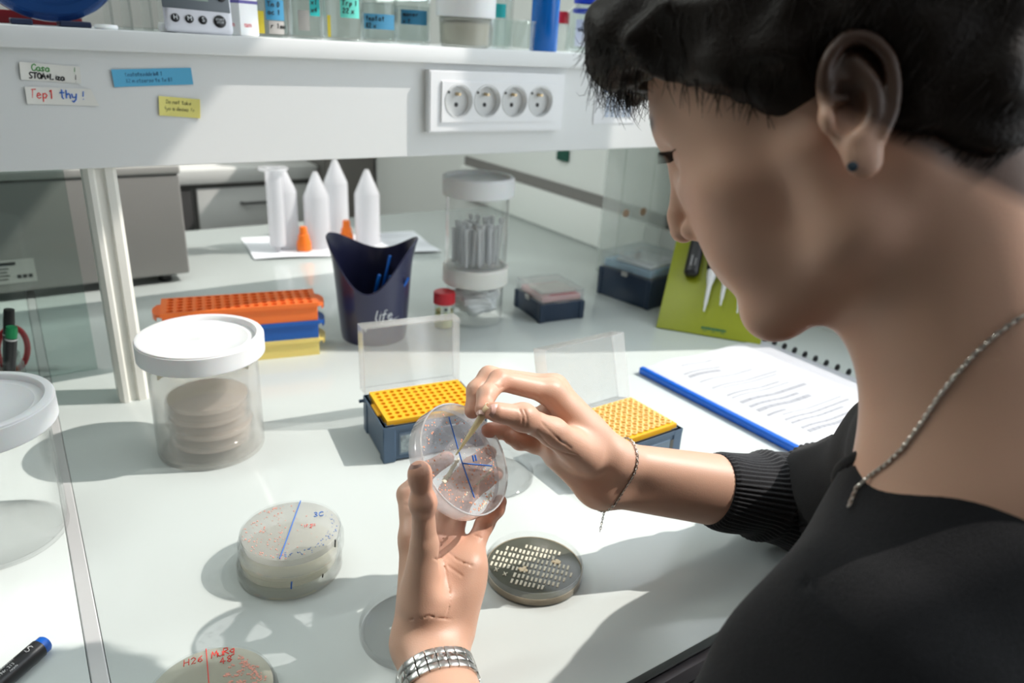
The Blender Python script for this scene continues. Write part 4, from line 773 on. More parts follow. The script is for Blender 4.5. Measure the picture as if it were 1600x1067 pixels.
# bottles
teal = pbr('teal tape', (0.02, 0.45, 0.45), 0.6); mint = pbr('mint tape', (0.12, 0.60, 0.50), 0.6); sky = pbr('sky blue tape', (0.10, 0.38, 0.62), 0.6); dsky = pbr('deep blue tape', (0.04, 0.24, 0.42), 0.6); yel = pbr('yellow label', (0.75, 0.60, 0.05), 0.6); greyl = pbr('grey label', (0.42, 0.40, 0.38), 0.6); wlab = pbr('white label', (0.80, 0.81, 0.83), 0.6)
def bottle(label, x, y, r, h, capm, tapes=(), liquid=None, neck=0.6, square=False):
    b = thing('lab_bottle', label, 'bottle', (x, y, ZS)); t = 0.0022
    part('body', MB().lathe([(0, 0.002), (r*.6, 0.001), (r*.9, 0), (r, 0.004), (r, h*.68), (r*.9, h*.76), (r*neck, h*.84), (r*neck, h), (r*neck-t, h), (r*neck-t, h*.84), (r*.86, h*.74), (r-t, h*.67), (r-t, 0.006), (r*.85, 0.004), (0, 0.004)], 40), clrglass, b)
    if liquid is not None: part('contents', MB().lathe([(0, 0.0046), (r*.84, 0.0046), (r-t-.0003, 0.0075), (r-t-.0003, h*.5), (0, h*.5)], 32), liquid, b)
    m = MB().lathe([(0, h+0.004), (r*neck+.002, h+.004), (r*neck+.0032, h+.003), (r*neck+.0032, h*.88)], 40); part('cap', m, capm, b)
    va_ = math.atan2(-x, y)
    for (mt, dx, z0, z1, w_, txt) in tapes:
        n = 10; q = MB(); vs, fs = [], []
        for i in range(n+1):
            for z in (z0, z1):
                vs += [(dx-w_/2+w_*i/n, z, 0.0005), (dx-w_/2+w_*i/n, z, 0.0001)]
        for i in range(n):
            a, c_ = i*4, i*4+4; fs += [(a, c_, c_+2, a+2), (a+1, a+3, c_+3, c_+1), (a, a+1, c_+1, c_), (a+2, c_+2, c_+3, a+3)]
        fs += [(0, 2, 3, 1), (n*4, n*4+1, n*4+3, n*4+2)]
        lp = part('tape', wrap(q.add(vs, fs), r, va_), mt, b)
        if txt:
            q = MB(); zz = z1-0.0085
            for ln in txt.split('\n'): write(q, ln, dx-w_*.42, zz, 0.006, 0.00055, M=Matrix.Translation((0, 0, 0.0008))); zz -= 0.009
            part('handwriting', wrap(q, r, va_), ink_black, lp)
    return b
cl1 = clear('clear liquid', (0.90, 0.92, 0.92), 0.05, (0.8, 0.82, 0.82), 0.0); bw = pbr('blue cap', (0.02, 0.06, 0.5), 0.35); gw = pbr('grey cap', (0.3, 0.3, 0.3), 0.4)
bottle('clear bottle with yellow and blue written labels right of the carton', 0.3085, 1.03, 0.0225, 0.11, bw, ((yel, -0.013, 0.004, 0.030, 0.013, ''), (dsky, 0.008, 0.020, 0.044, 0.024, 'Tn 0\nac 1'), (greyl, 0.009, 0.004, 0.019, 0.020, 'r 1 mn')), None)
bottle('clear bottle with small printed label and teal tape corner', 0.3555, 1.03, 0.0215, 0.11, gw, ((greyl, -0.002, 0.010, 0.034, 0.014, ''), (teal, 0.014, 0.028, 0.05, 0.016, 'x1\nx4')), None)
bottle('squat clear bottle with mint green written tape', 0.3975, 1.005, 0.0275, 0.10, bw, ((mint, 0.010, 0.028, 0.060, 0.026, 'Yeast\nTrp 1\n22 x'), (yel, -0.019, 0.004, 0.03, 0.005, '')), None)
bottle('clear bottle with sky blue written tape low on it', 0.4600, 1.03, 0.0255, 0.10, gw, ((sky, 0.0, 0.017, 0.036, 0.046, 'teatat\n82 x'),), cl1)
bottle('clear bottle with deep blue tape, left of the white capped pot', 0.5210, 1.05, 0.0265, 0.10, red, ((dsky, 0.003, 0.026, 0.045, 0.040, 'maner\nx t'),), cl1)
pot = thing('sample_pot', 'cream filled translucent pot with wide white cap on the shelf', 'pot', (0.5795, 0.998, ZS-0.0)); part('body', MB().lathe([(0, 0), (0.033, 0), (0.036, 0.003), (0.0385, 0.050), (0.037, 0.050), (0.035, 0.004), (0, 0.003)], 48), clear('pot plastic', (0.95, 0.95, 0.93), 0.35, (0.85, 0.85, 0.80), 0.2), pot); part('contents', MB().lathe([(0, 0.0035), (0.0345, 0.0042), (0.036, 0.032), (0.02, 0.036), (0, 0.035)], 40), pbr('cream powder', (0.72, 0.69, 0.60), 0.9, bump=0.001, bscale=200), pot)
m = MB().lathe([(0, 0.075), (0.040, 0.075), (0.0425, 0.073), (0.0428, 0.070)], 60); rib_ring(m, 0.0428, 0.040, 0.070, 90, 0.0005); m.lathe([(0.0428, 0.040), (0.039, 0.039)], 60); part('cap', m, pl_white, pot, 'wide white cap')
solo('glass_beaker', MB().lathe([(0, 0.001), (0.03, 0), (0.0335, 0.003), (0.0345, 0.036), (0.0365, 0.041), (0.0352, 0.0415), (0.0328, 0.037), (0.032, 0.004), (0, 0.003)], 48), clrglass, 'low clear glass beaker between the white capped pot and blue tube', 'beaker', (0.666, 1.005, ZS))
bottle('tall clear bottle with faded teal label standing behind the glass beaker', 0.690, 1.09, 0.0270, 0.13, bw, ((teal, 0.0, 0.045, 0.065, 0.03, ''),), None)
solo('blue_tube', MB().lathe([(0, 0), (0.021, 0), (0.0215, 0.001), (0.0215, 0.20), (0.0195, 0.201), (0, 0.201)], 40), pbr('bright blue enamel', (0.0, 0.13, 0.50), 0.25), 'tall bright blue cylinder standing on the shelf', 'cylinder', (0.7285, 1.01, ZS))
vb = thing('dropper_bottle', 'small clear bottle with red cap between blue cylinder and blue capped bottle', 'bottle', (0.806, 1.07, ZS)); part('body', MB().lathe([(0, 0), (0.015, 0), (0.016, 0.002), (0.016, 0.036), (0.011, 0.042), (0.011, 0.047), (0, 0.047)], 28), clear('bead glass', (0.9, 0.92, 0.9), 0.25, (0.75, 0.78, 0.75), 0.03), vb); part('cap', MB().lathe([(0.0125, 0.044), (0.0125, 0.060), (0.011, 0.062), (0, 0.062)], 28), red, vb, 'red cap')
bb = bottle('clear lab bottle with blue pouring ring and handwritten white label', 0.829, 1.03, 0.0345, 0.085, bw, ((wlab, 0.004, 0.010, 0.050, 0.045, 'B nos\nomn'),), None, 0.62)
part('pouring_ring', MB().lathe([(0.0235, 0.060), (0.0255, 0.061), (0.0255, 0.066), (0.0235, 0.067)], 36), bw, bb, 'blue pouring ring')
# ------------------------------------------------------------------ figure: distance fields meshed with surface nets
f32 = np.float32
def sub(P, c): return P-np.asarray(c, f32)
def ell(P, c, r, M=None):
    q = sub(P, c)
    if M is not None: q = q @ np.asarray(M, f32)
    q = q/np.asarray(r, f32); k = np.sqrt((q*q).sum(1)); return (k-1)*f32(min(r))*np.maximum(1, 0.0+1*(k > 1)*1.0)
def ell2(P, c, r, M=None):
    q = sub(P, c)
    if M is not None: q = q @ np.asarray(M, f32)
    r = np.asarray(r, f32); a = q/r; k0 = np.sqrt((a*a).sum(1)); b = q/(r*r); k1 = np.sqrt((b*b).sum(1))+1e-9; return k0*(k0-1)/k1
def cap(P, a, b, ra, rb):
    a = np.asarray(a, f32); b = np.asarray(b, f32); ba = b-a; pa = P-a; h = np.clip((pa @ ba)/max(ba @ ba, 1e-12), 0, 1); d = pa-h[:, None]*ba; return np.sqrt((d*d).sum(1))-(ra+(rb-ra)*h)
def smin(a, b, k):
    h = np.clip(0.5+0.5*(b-a)/k, 0, 1); return b+(a-b)*h-k*h*(1-h)
def smax(a, b, k): return -smin(-a, -b, k)
def chain(P, pts, rs, k=0.004):
    d = None
    for i in range(len(pts)-1):
        c = cap(P, pts[i], pts[i+1], rs[i], rs[i+1]); d = c if d is None else smin(d, c, k)
    return d
def surface(fn, lo, hi, h):
    lo = np.asarray(lo, float); hi = np.asarray(hi, float); nc = np.ceil((hi-lo)/(4*h)).astype(int)+1; n = nc*4
    ax = [lo[i]+(np.arange(nc[i])*4+1.5)*h for i in range(3)]
    P = np.stack(np.meshgrid(*ax, indexing='ij'), -1).reshape(-1, 3).astype(f32)
    def ev(Q): return np.concatenate([fn(Q[i:i+150000]) for i in range(0, len(Q), 150000)]) if len(Q) else np.zeros(0, f32)
    dc = ev(P); D = np.repeat(np.repeat(np.repeat(dc.reshape(nc), 4, 0), 4, 1), 4, 2).astype(f32)
    act = np.argwhere(np.abs(dc.reshape(nc)) < 4*h*0.87*1.25+2.5*h)
    o = np.stack(np.meshgrid(*[np.arange(4)]*3, indexing='ij'), -1).reshape(-1, 3)
    I = (act[:, None, :]*4+o[None]).reshape(-1, 3); D[I[:, 0], I[:, 1], I[:, 2]] = ev((lo+I*h).astype(f32))
    S = D < 0; m = n-1
    cnt = np.zeros(m, np.int8)
    for dx in (0, 1):
        for dy in (0, 1):
            for dz in (0, 1): cnt += S[dx:dx+m[0], dy:dy+m[1], dz:dz+m[2]]
    C = np.argwhere((cnt > 0) & (cnt < 8)); idx = np.full(tuple(m), -1, np.int32); idx[C[:, 0], C[:, 1], C[:, 2]] = np.arange(len(C))
    acc = np.zeros((len(C), 3)); num = np.zeros(len(C))
    cor = [(a, b, c) for a in (0, 1) for b in (0, 1) for c in (0, 1)]
    for A in cor:
        for axx in range(3):
            if A[axx]: continue
            B = list(A); B[axx] = 1
            da = D[C[:, 0]+A[0], C[:, 1]+A[1], C[:, 2]+A[2]]; db = D[C[:, 0]+B[0], C[:, 1]+B[1], C[:, 2]+B[2]]; s = (da < 0) != (db < 0)
            t = np.where(s, da/(da-db+1e-20), 0); p = np.array(A)[None]+0.0*acc; p[:, axx] += t; acc += p*s[:, None]; num += s
    V = lo+(C+acc/num[:, None])*h; Q = []
    for axx in range(3):
        sl0 = [slice(1, m[i]) for i in range(3)]; sl0[axx] = slice(0, m[axx]); sl1 = list(sl0); sl1[axx] = slice(1, m[axx]+1)
        a = S[tuple(sl0)]; b = S[tuple(sl1)]; e = np.argwhere(a != b); st = np.array([1, 1, 1]); st[axx] = 0; e = e+st; u, v = (axx+1) % 3, (axx+2) % 3
        def at(du, dv): q = e.copy(); q[:, u] -= du; q[:, v] -= dv; return idx[q[:, 0], q[:, 1], q[:, 2]]
        q = np.stack([at(0, 0), at(1, 0), at(1, 1), at(0, 1)], 1); inside = S[tuple((e).T)] if True else None
        q[~inside] = q[~inside][:, ::-1]; Q.append(q[(q >= 0).all(1)])
    return V, np.concatenate(Q)
def np_mesh(name, chunks, tint=None):
    vs, fs, o = [], [], 0
    for V, Q in chunks: vs.append(V); fs.append(Q+o); o += len(V)
    V = np.concatenate(vs); Q = np.concatenate(fs); me = bpy.data.meshes.new(name); me.vertices.add(len(V)); me.vertices.foreach_set('co', V.astype(np.float32).ravel())
    me.loops.add(Q.size); me.loops.foreach_set('vertex_index', Q.astype(np.int32).ravel()); me.polygons.add(len(Q)); me.polygons.foreach_set('loop_start', np.arange(0, Q.size, 4, dtype=np.int32)); me.polygons.foreach_set('loop_total', np.full(len(Q), 4, np.int32))
    me.polygons.foreach_set('use_smooth', np.ones(len(Q), bool)); me.update(calc_edges=True)
    if tint is not None:
        c = tint(V); a = me.color_attributes.new('tint', 'FLOAT_COLOR', 'POINT'); a.data.foreach_set('color', np.concatenate([c, np.ones((len(c), 1))], 1).astype(np.float32).ravel())
    return me
def cr(pts, n=4):   # smooth curve through points (columns may include radii)
    P = np.array(pts, float); out = []
    for i in range(len(P)-1):
        a, b, c, d = P[max(i-1, 0)], P[i], P[i+1], P[min(i+2, len(P)-1)]
        for k in range(n):
            t = k/n; out.append(0.5*(2*b+(c-a)*t+(2*a-5*b+4*c-d)*t*t+(3*b-a-3*c+d)*t**3))
    return np.array(out+[P[-1]])
# ---- head in its own frame: x to her right, y forward, z up, origin between the ears
HP = np.array([0.364, 0.2372, 0.4158]); HS = 0.95
def euler(a, b, c):
    ca, sa, cb, sb, cc, s2 = math.cos(a), math.sin(a), math.cos(b), math.sin(b), math.cos(c), math.sin(c)
    return np.array([[ca, -sa, 0], [sa, ca, 0], [0, 0, 1]]) @ np.array([[1, 0, 0], [0, cb, -sb], [0, sb, cb]]) @ np.array([[cc, 0, s2], [0, 1, 0], [-s2, 0, cc]])
HM = euler(0.467, -0.546, 0.12)
def H2W(p): return HP+HS*(HM @ np.asarray(p, float))
def ear(L, s):   # L in head frame, s = side (-1 left)
    c = np.array([s*0.0735, -0.010, 0.0]); out = np.array([s*0.86, -0.50, 0.02]); out /= np.linalg.norm(out)
    back = np.array([s*0.50, -0.86, 0.0]); up = np.array([0, -0.20, 0.98]); up -= out*up.dot(out); up /= np.linalg.norm(up); back = back-out*back.dot(out)-up*back.dot(up); back /= np.linalg.norm(back)
    q = sub(L, c); U = np.stack([q @ back.astype(f32), q @ up.astype(f32), q @ out.astype(f32)], 1)
    def pl(pts, rs, k=0.0015):
        q = cr([(*p, r) for p, r in zip(pts, rs)]); return chain(U, q[:, :3], q[:, 3], k)
    base = smax(ell2(U, (0.010, 0.003, 0.004), (0.0160, 0.028, 0.0055)), -ell2(U, (0.0040, -0.001, 0.012), (0.0092, 0.0135, 0.0100)), 0.002)
    helix = pl([(-.001, .004, .004), (-.003, .013, .006), (0.000, .023, .009), (.008, .0295, .011), (.017, .0275, .012), (.0235, .018, .0125), (.0245, .006, .012), (.022, -.006, .011), (.0165, -.015, .010)], [.0022, .0026, .0028, .0030, .0030, .0029, .0028, .0026, .0026])
    anti = pl([(.011, .020, .008), (.0155, .009, .0105), (.0155, -.003, .0105), (.0115, -.011, .0095), (.006, -.0145, .009)], [.0028, .0032, .0033, .0032, .003])
    lobe = ell2(U, (.0075, -.0225, .008), (.0088, .0105, .0045)); tragus = ell2(U, (-.0045, -.003, .006), (.0035, .006, .0045)); rise = pl([(-.002, .006, .005), (.006, .004, .006)], [.002, .0015])
    d = smin(base, helix, .003); d = smin(d, anti, .003); d = smin(d, lobe, .005); d = smin(d, tragus, .003); return smin(d, rise, .002)
def face(L):
    x = np.abs(L[:, 0]); A = np.stack([x, L[:, 1], L[:, 2]], 1)
    d = ell2(L, (0, -.012, .052), (.0725, .096, .080))
    d = smin(d, ell2(L, (0, .030, .030), (.060, .062, .068)), .02)
    d = smin(d, ell2(L, (0, .034, -.022), (.056, .056, .070)), .025)
    d = smin(d, cap(A, (.050, .000, -.052), (.018, .0625, -.0825), .014, .0145), .020)
    d = smin(d, cap(A, (.056, .004, -.010), (.050, .000, -.052), .014, .014), .02)
    d = smin(d, ell2(L, (0, .0645, -.0835), (.019, .0165, .0150)), .012)
    d = smin(d, cap(A, (.000, .062, -.083), (.040, .010, -.060), .012, .014), .02)
    d = smin(d, ell2(A, (.042, .048, -.010), (.021, .021, .018)), .018)
    d = smin(d, ell2(A, (.030, .050, -.038), (.024, .026, .026)), .02)
    d = smin(d, cap(A, (.004, .083, .040), (.038, .070, .041), .0085, .008), .012)
    d = smax(d, -ell2(A, (.031, .092, .019), (.016, .017, .0105)), .010)
    d = smin(d, ell2(A, (.0305, .0675, .0185), (.0135, .0125, .0128)), .002)
    d = smin(d, cap(A, (.018, .0755, .0215), (.043, .0655, .0215), .0038, .0035), .003)
    d = smin(d, cap(A, (.019, .0745, .0120), (.042, .0645, .0125), .003, .003), .004)
    d = smin(d, chain(L, [(0, .082, .031), (0, .0895, .014), (0, .0995, -.009), (0, .1005, -.0175)], [.0068, .0062, .0074, .0086], .004), .006)
    d = smin(d, ell2(A, (.0115, .0880, -.0205), (.0072, .0105, .0076)), .004)
    d = smax(d, -ell2(A, (.0062, .0925, -.0285), (.0036, .0065, .0052)), .002)
    d = smin(d, ell2(L, (0, .0725, -.047), (.024, .0130, .018)), .012)
    d = smin(d, chain(A, [(0, .0838, -.0415), (.009, .0813, -.0415), (.022, .0708, -.0475)], [.0050, .0048, .0018], .003), .004)
    d = smin(d, chain(A, [(0, .0822, -.0555), (.010, .0787, -.0545), (.021, .0708, -.0490)], [.0058, .0052, .0018], .003), .004)
    d = smax(d, -cap(A, (0, .0902, -.0485), (.022, .0737, -.0485), .0016, .0010), .0022)
    d = smax(d, -cap(L, (0, .0952, -.0335), (0, .0927, -.037), .0020, .0020), .003)
    return d
def n3(*p): return np.array(p, float)
NB = n3(.385, .132, .271)          # neck base
SHL, SHR = n3(.325, .114, .176), n3(.545, .208, .184)
EL, ER = n3(.150, .168, .012), n3(.600, .335, .046)
WL, WR = img(668, 1008, .540), img(948, 738, .622)
def neck(P):
    L = (P-HP.astype(f32)) @ HM.astype(f32)/f32(HS)
    d = cap(P, H2W((0, -.024, -.012)), NB, .0445, .048)
    d = smin(d, cap(P, H2W((-.045, -.030, -.030)), n3(.425, .168, .220), .013, .010), .022)     # left sternomastoid
    d = smin(d, cap(P, H2W((.045, -.030, -.030)), n3(.447, .172, .218), .013, .010), .022)
    d = smin(d, ell2(P, H2W((0, .014, -.098)), (.014, .014, .014)), .02)
    d = smin(d, cap(P, H2W((0, -.058, -.02)), NB+n3(.010, -.020, .0), .026, .032), .03)
    return d
def chest(P):
    d = cap(P, SHL, NB-n3(0.012, .006, .042), .060, .047); d = smin(d, cap(P, SHR, NB-n3(-.02, 0, .035), .052, .055), .04)
    d = smin(d, ell2(P, n3(.462, .100, .06), (.142, .086, .150)), .05)
    d = smin(d, cap(P, n3(.365, .145, .205), n3(.425, .160, .208), .008, .008), .03)   # collar bones
    d = smin(d, cap(P, n3(.447, .172, .203), n3(.520, .195, .200), .009, .009), .03)
    return d
def headfn(P):
    L = (P-HP.astype(f32)) @ HM.astype(f32)/f32(HS); d = face(L)*f32(HS)
    d = smin(d, neck(P), .018); d = smin(d, chest(P)+.004, .045)
    e = np.full(len(P), 9, f32); near = (np.abs(L[:, 0]) > .045) & (np.abs(L[:, 2]) < .05) & (np.abs(L[:, 1]) < .06)
    if near.any():
        Ln = L[near]; e[near] = np.minimum(ear(Ln, -1), ear(Ln, 1))*f32(HS); d = np.where(near, smin(d, e, .004), d)
    return d
# ---- hands, joints measured in the photo and placed at their own distance
def J(*a): return img(*a)
def hand_left(P):
    I5 = {k: v for k, v in {}.items()}
    wa, wb = J(651, 1004, .545), J(688, 1014, .545)
    mi, mm, mr, mp = J(646, 842, .566), J(674, 843, .577), J(702, 852, .579), J(732, 872, .574)
    d = chain(P, [mi, J(637, 772, .586), J(668, 735, .600), J(698, 716, .606)], [.0098, .0082, .0072, .0062])
    d = smin(d, chain(P, [mm, J(702, 768, .602), J(736, 729, .611), J(764, 708, .608)], [.0098, .0083, .0074, .0064]), .004)
    d = smin(d, chain(P, [mr, J(722, 782, .598), J(756, 752, .606), J(775, 741, .600)], [.0092, .0076, .0070, .0062]), .004)
    d = smin(d, chain(P, [mp, J(757, 819, .590), J(775, 795, .583), J(781, 784, .579)], [.0088, .0072, .0064, .0056]), .004)
    palm = cap(P, wa, mi, .0155, .0105)
    for b, m, r in ((wa, mm, .0105), (wb, mr, .0105), (wb, mp, .0100)): palm = smin(palm, cap(P, b, m, .0150, r), .012)
    palm = smin(palm, ell2(P, J(700, 905, .566), (.026, .024, .018)), .014)
    palm = smin(palm, cap(P, J(716, 985, .556), J(733, 885, .566), .0125, .0125), .012)      # little-finger edge
    palm = smin(palm, cap(P, J(665, 945, .540), J(667, 872, .538), .0150, .0125), .014)      # ball of the thumb
    palm = smax(palm, -cap(P, J(703, 900, .536), J(690, 860, .540), .010, .008), .012)       # hollow of the palm
    d = smin(d, palm, .008)
    th = chain(P, [J(656, 935, .543), J(663, 850, .531), J(661, 785, .518), J(656, 738, .512)], [.0140, .0094, .0077, .0074], .005)
    th = smin(th, ell2(P, J(661, 786, .517), (.0086, .0090, .0080)), .006)
    th = smin(th, ell2(P, J(656, 744, .512), (.0080, .0080, .0105)), .004)
    d = smin(d, th, .006)
    for c in CRL: d = smax(d, -chain(P, c, [.0004]*len(c), .0003), .0012)
    arm = smin(cap(P, wa, EL, .0165, .036), cap(P, wb, EL, .0165, .036), .012)
    return smin(d, arm, .012)
def hand_right(P):
    wa, wb = J(957, 720, .620), J(940, 760, .628)
    mi, mm, mr, mp = J(860, 612, .590), J(866, 606, .608), J(874, 640, .618), J(878, 684, .620)
    d = chain(P, [mi, J(780, 594, .566), J(760, 617, .550), J(754, 640, .539)], [.0095, .0079, .0068, .0058])
    d = smin(d, chain(P, [mm, J(764, 588, .594), J(744, 610, .585), J(738, 642, .578)], [.0098, .0080, .0072, .0062]), .003)
    d = smin(d, chain(P, [mr, J(808, 664, .618), J(780, 672, .606), J(764, 672, .594)], [.0095, .0080, .0072, .0062]), .003)
    d = smin(d, chain(P, [mp, J(836, 694, .622), J(812, 690, .612), J(798, 684, .604)], [.0090, .0074, .0066, .0058]), .003)
    palm = cap(P, wa, mi, .0150, .0105)
    for b, m, r in ((wa, mm, .0105), (wb, mr, .0105), (wb, mp, .0100)): palm = smin(palm, cap(P, b, m, .0145, r), .012)
    palm = smin(palm, ell2(P, J(893, 690, .612), (.026, .024, .020)), .014)
    palm = smin(palm, cap(P, J(918, 752, .625), J(872, 712, .618), .0135, .0115), .012)
    d = smin(d, palm, .008)
    th = chain(P, [J(915, 712, .600), J(864, 675, .566), J(817, 652, .545), J(776, 644, .5325)], [.0155, .0105, .0088, .0074], .006)
    th = smin(th, ell2(P, J(818, 652, .545), (.0093, .0093, .0090)), .006)
    d = smin(d, th, .008)
    for c in CRR: d = smax(d, -chain(P, c, [.0004]*len(c), .0003), .0012)
    arm = smin(cap(P, wa, ER, .0160, .038), cap(P, wb, ER, .0160, .038), .012)
    return smin(d, arm, .014)
CRL, CRR = [], []
def crease(fn, pts):
    out = []
    for px, py in pts:
        d = Rv.T @ np.array([(px-800)/F, -(py-533.5)/F, 1.0]); t = np.linspace(.46, .72, 900); Q = (n3(0, 0, CAMZ)+t[:, None]*d).astype(f32); j = np.argwhere(fn(Q) < 0)
        if len(j): out.append(Q[j[0][0]].astype(float))
    return out
CRL_ = [crease(hand_left, p) for p in ([(686, 862), (696, 890), (702, 920), (700, 955), (694, 985)], [(700, 862), (716, 876), (738, 884)], [(678, 872), (700, 884), (722, 900)], [(640, 968), (670, 962), (705, 968)], [(741, 836), (752, 841), (762, 848)], [(640, 1000), (680, 996), (712, 1004)])]
CRR_ = [crease(hand_right, p) for p in ([(812, 640), (817, 650), (816, 664)], [(819, 640), (823, 651), (822, 665)], [(838, 672), (852, 690), (874, 705), (900, 712)], [(772, 601), (780, 606), (786, 604)], [(846, 660), (868, 682), (892, 700)], [(808, 690), (816, 700), (818, 712)])]
CRL += [c for c in CRL_ if len(c) > 1]; CRR += [c for c in CRR_ if len(c) > 1]
def noise3(P, s): return (np.sin(P[:, 0]*s*1.0+1.3*np.sin(P[:, 1]*s*.7))+np.sin(P[:, 1]*s*1.1+1.7*np.sin(P[:, 2]*s*.8))+np.sin(P[:, 2]*s*.9+1.1*np.sin(P[:, 0]*s*1.2)))/3
# ---- sweater
def arms(P, o=0.0):
    d = chain(P, [SHL, EL], [.064+o, .043+o]); d = smin(d, chain(P, [SHR, ER], [.058+o, .047+o]), .02)
    d = smin(d, chain(P, [EL, EL+(WL-EL)*.62], [.042+o, .036+o]), .025); return d
def torso(P):
    d = chest(P); d = smin(d, ell2(P, n3(.44, .09, -.12), (.150, .100, .26)), .06); d = smin(d, ell2(P, n3(.44, .06, -.33), (.155, .110, .12)), .05); return d
def sweater_out(P):
    d = smin(torso(P)-.006, arms(P), .045); q = noise3(P, 46)*.0035+noise3(P+.3, 95)*.0016
    fold = np.sin((P[:, 2]*0.8+P[:, 0]*.5-P[:, 1]*.6)*70)*.0022*np.exp(-((P[:, 2]-.13)/.10)**2); return d+q+fold
NC = NB+n3(.036, .028, -.006)
def sweater(P):
    o = sweater_out(P); d = np.maximum(o, -(o+.007))
    hole = ell2(P, NC, (.074, .084, .070)); d = smax(d, -hole, .004)
    fx = (WL-EL)/np.linalg.norm(WL-EL); past = (P-EL.astype(f32)) @ fx.astype(f32)-.105; near = cap(P, EL, WL, .085, .085)
    d = np.maximum(d, -np.maximum(-past, near)); return d
chunks = [surface(hand_left, (.120, .215, -.035), (.320, .475, .185), .0010), surface(hand_right, (.235, .325, .02), (.50, .49, .265), .0010), surface(headfn, (.22, .05, .14), (.56, .44, .56), .0015)]
coarse = lambda P: np.minimum(np.minimum(smin(torso(P)+.012, arms(P, -.012), .04), np.minimum(cap(P, EL, EL+(WL-EL)*.5, .034, .028), cap(P, ER, ER+(WR-ER)*.42, .036, .030))), neck(P)+.006)
chunks.append(surface(coarse, (.05, -.06, -.47), (.72, .42, .32), .008))
def tint(V):
    c = np.ones((len(V), 3)); L = (V-HP) @ HM/HS
    def mixin(w, col): c[:] = c*(1-w[:, None])+c*np.array(col)*w[:, None]
    x = np.abs(L[:, 0])
    lips = np.exp(-(((x)/.020)**4+((L[:, 2]+.0485)/.0105)**4))*(L[:, 1] > .072); mixin(np.clip(lips, 0, 1), (.80, .55, .55))
    brow = np.exp(-(((x-.028)/.016)**4+((L[:, 2]-.0405-.004*np.cos((x-.028)*60))/.0042)**2))*(L[:, 1] > .055); mixin(np.clip(brow*1.2, 0, 1), (.16, .13, .12))
    scalp = np.clip((np.maximum(L[:, 2]-.078+np.clip(.05-L[:, 1], 0, 1)*1.3, -9))*80, 0, 1)*(L[:, 1] > -.2); mixin(scalp, (.12, .10, .09))
    cheek = np.exp(-(((x-.045)/.022)**2+((L[:, 2]+.018)/.02)**2)); mixin(np.clip(cheek*.5, 0, 1), (1.0, .85, .82))
    for p, r, s in [(J(654, 742, .512), .011, .5), (J(700, 716, .606), .012, .6), (J(764, 710, .608), .012, .7), (J(776, 742, .6), .012, .7), (J(782, 783, .579), .012, .7), (J(757, 820, .59), .012, .4), (J(661, 786, .517), .010, .35), (J(776, 644, .5325), .010, .35), (J(754, 640, .539), .010, .4), (J(818, 650, .545), .010, .35), (J(760, 672, .594), .012, .6), (J(780, 594, .566), .010, .35), (J(706, 850, .579), .018, .4), (J(738, 642, .578), .012, .3)]:
        w = np.exp(-(((V-p)**2).sum(1))/r**2)*s; mixin(np.clip(w*1.3, 0, 1), (1.0, .66, .60))
    return c
skin = pbr('skin', (0.67, 0.40, 0.285), 0.43, sss=0.12, sssr=(0.004, 0, 0), bump=0.00012, bscale=1100, attr=True, spec=0.5)
per = thing('person', 'seated person with short dark hair in charcoal sweater, holding a petri dish and tip', 'person', (0.44, 0.08, -0.30))
def onp(o):
    o.matrix_world = Matrix.Identity(4); o.parent = per; o.matrix_parent_inverse = Matrix.Translation((-0.44, -0.08, 0.30)); return o
body = onp(link('body', np_mesh('body', chunks, tint), skin)); body['label'] = 'bare head, neck, hands and forearms'
knit = pbr('charcoal knit', (0.0085, 0.0085, 0.0105), 0.9, bump=0.0006, bscale=1600, var=0.35, vscale=700, sheen=0.12, spec=0.2)
sw = onp(link('sweater', np_mesh('sweater', [surface(sweater, (.04, -.08, -.46), (.74, .42, .33), .0042)]), knit)); sw['label'] = 'charcoal knit sweater with wide neck'
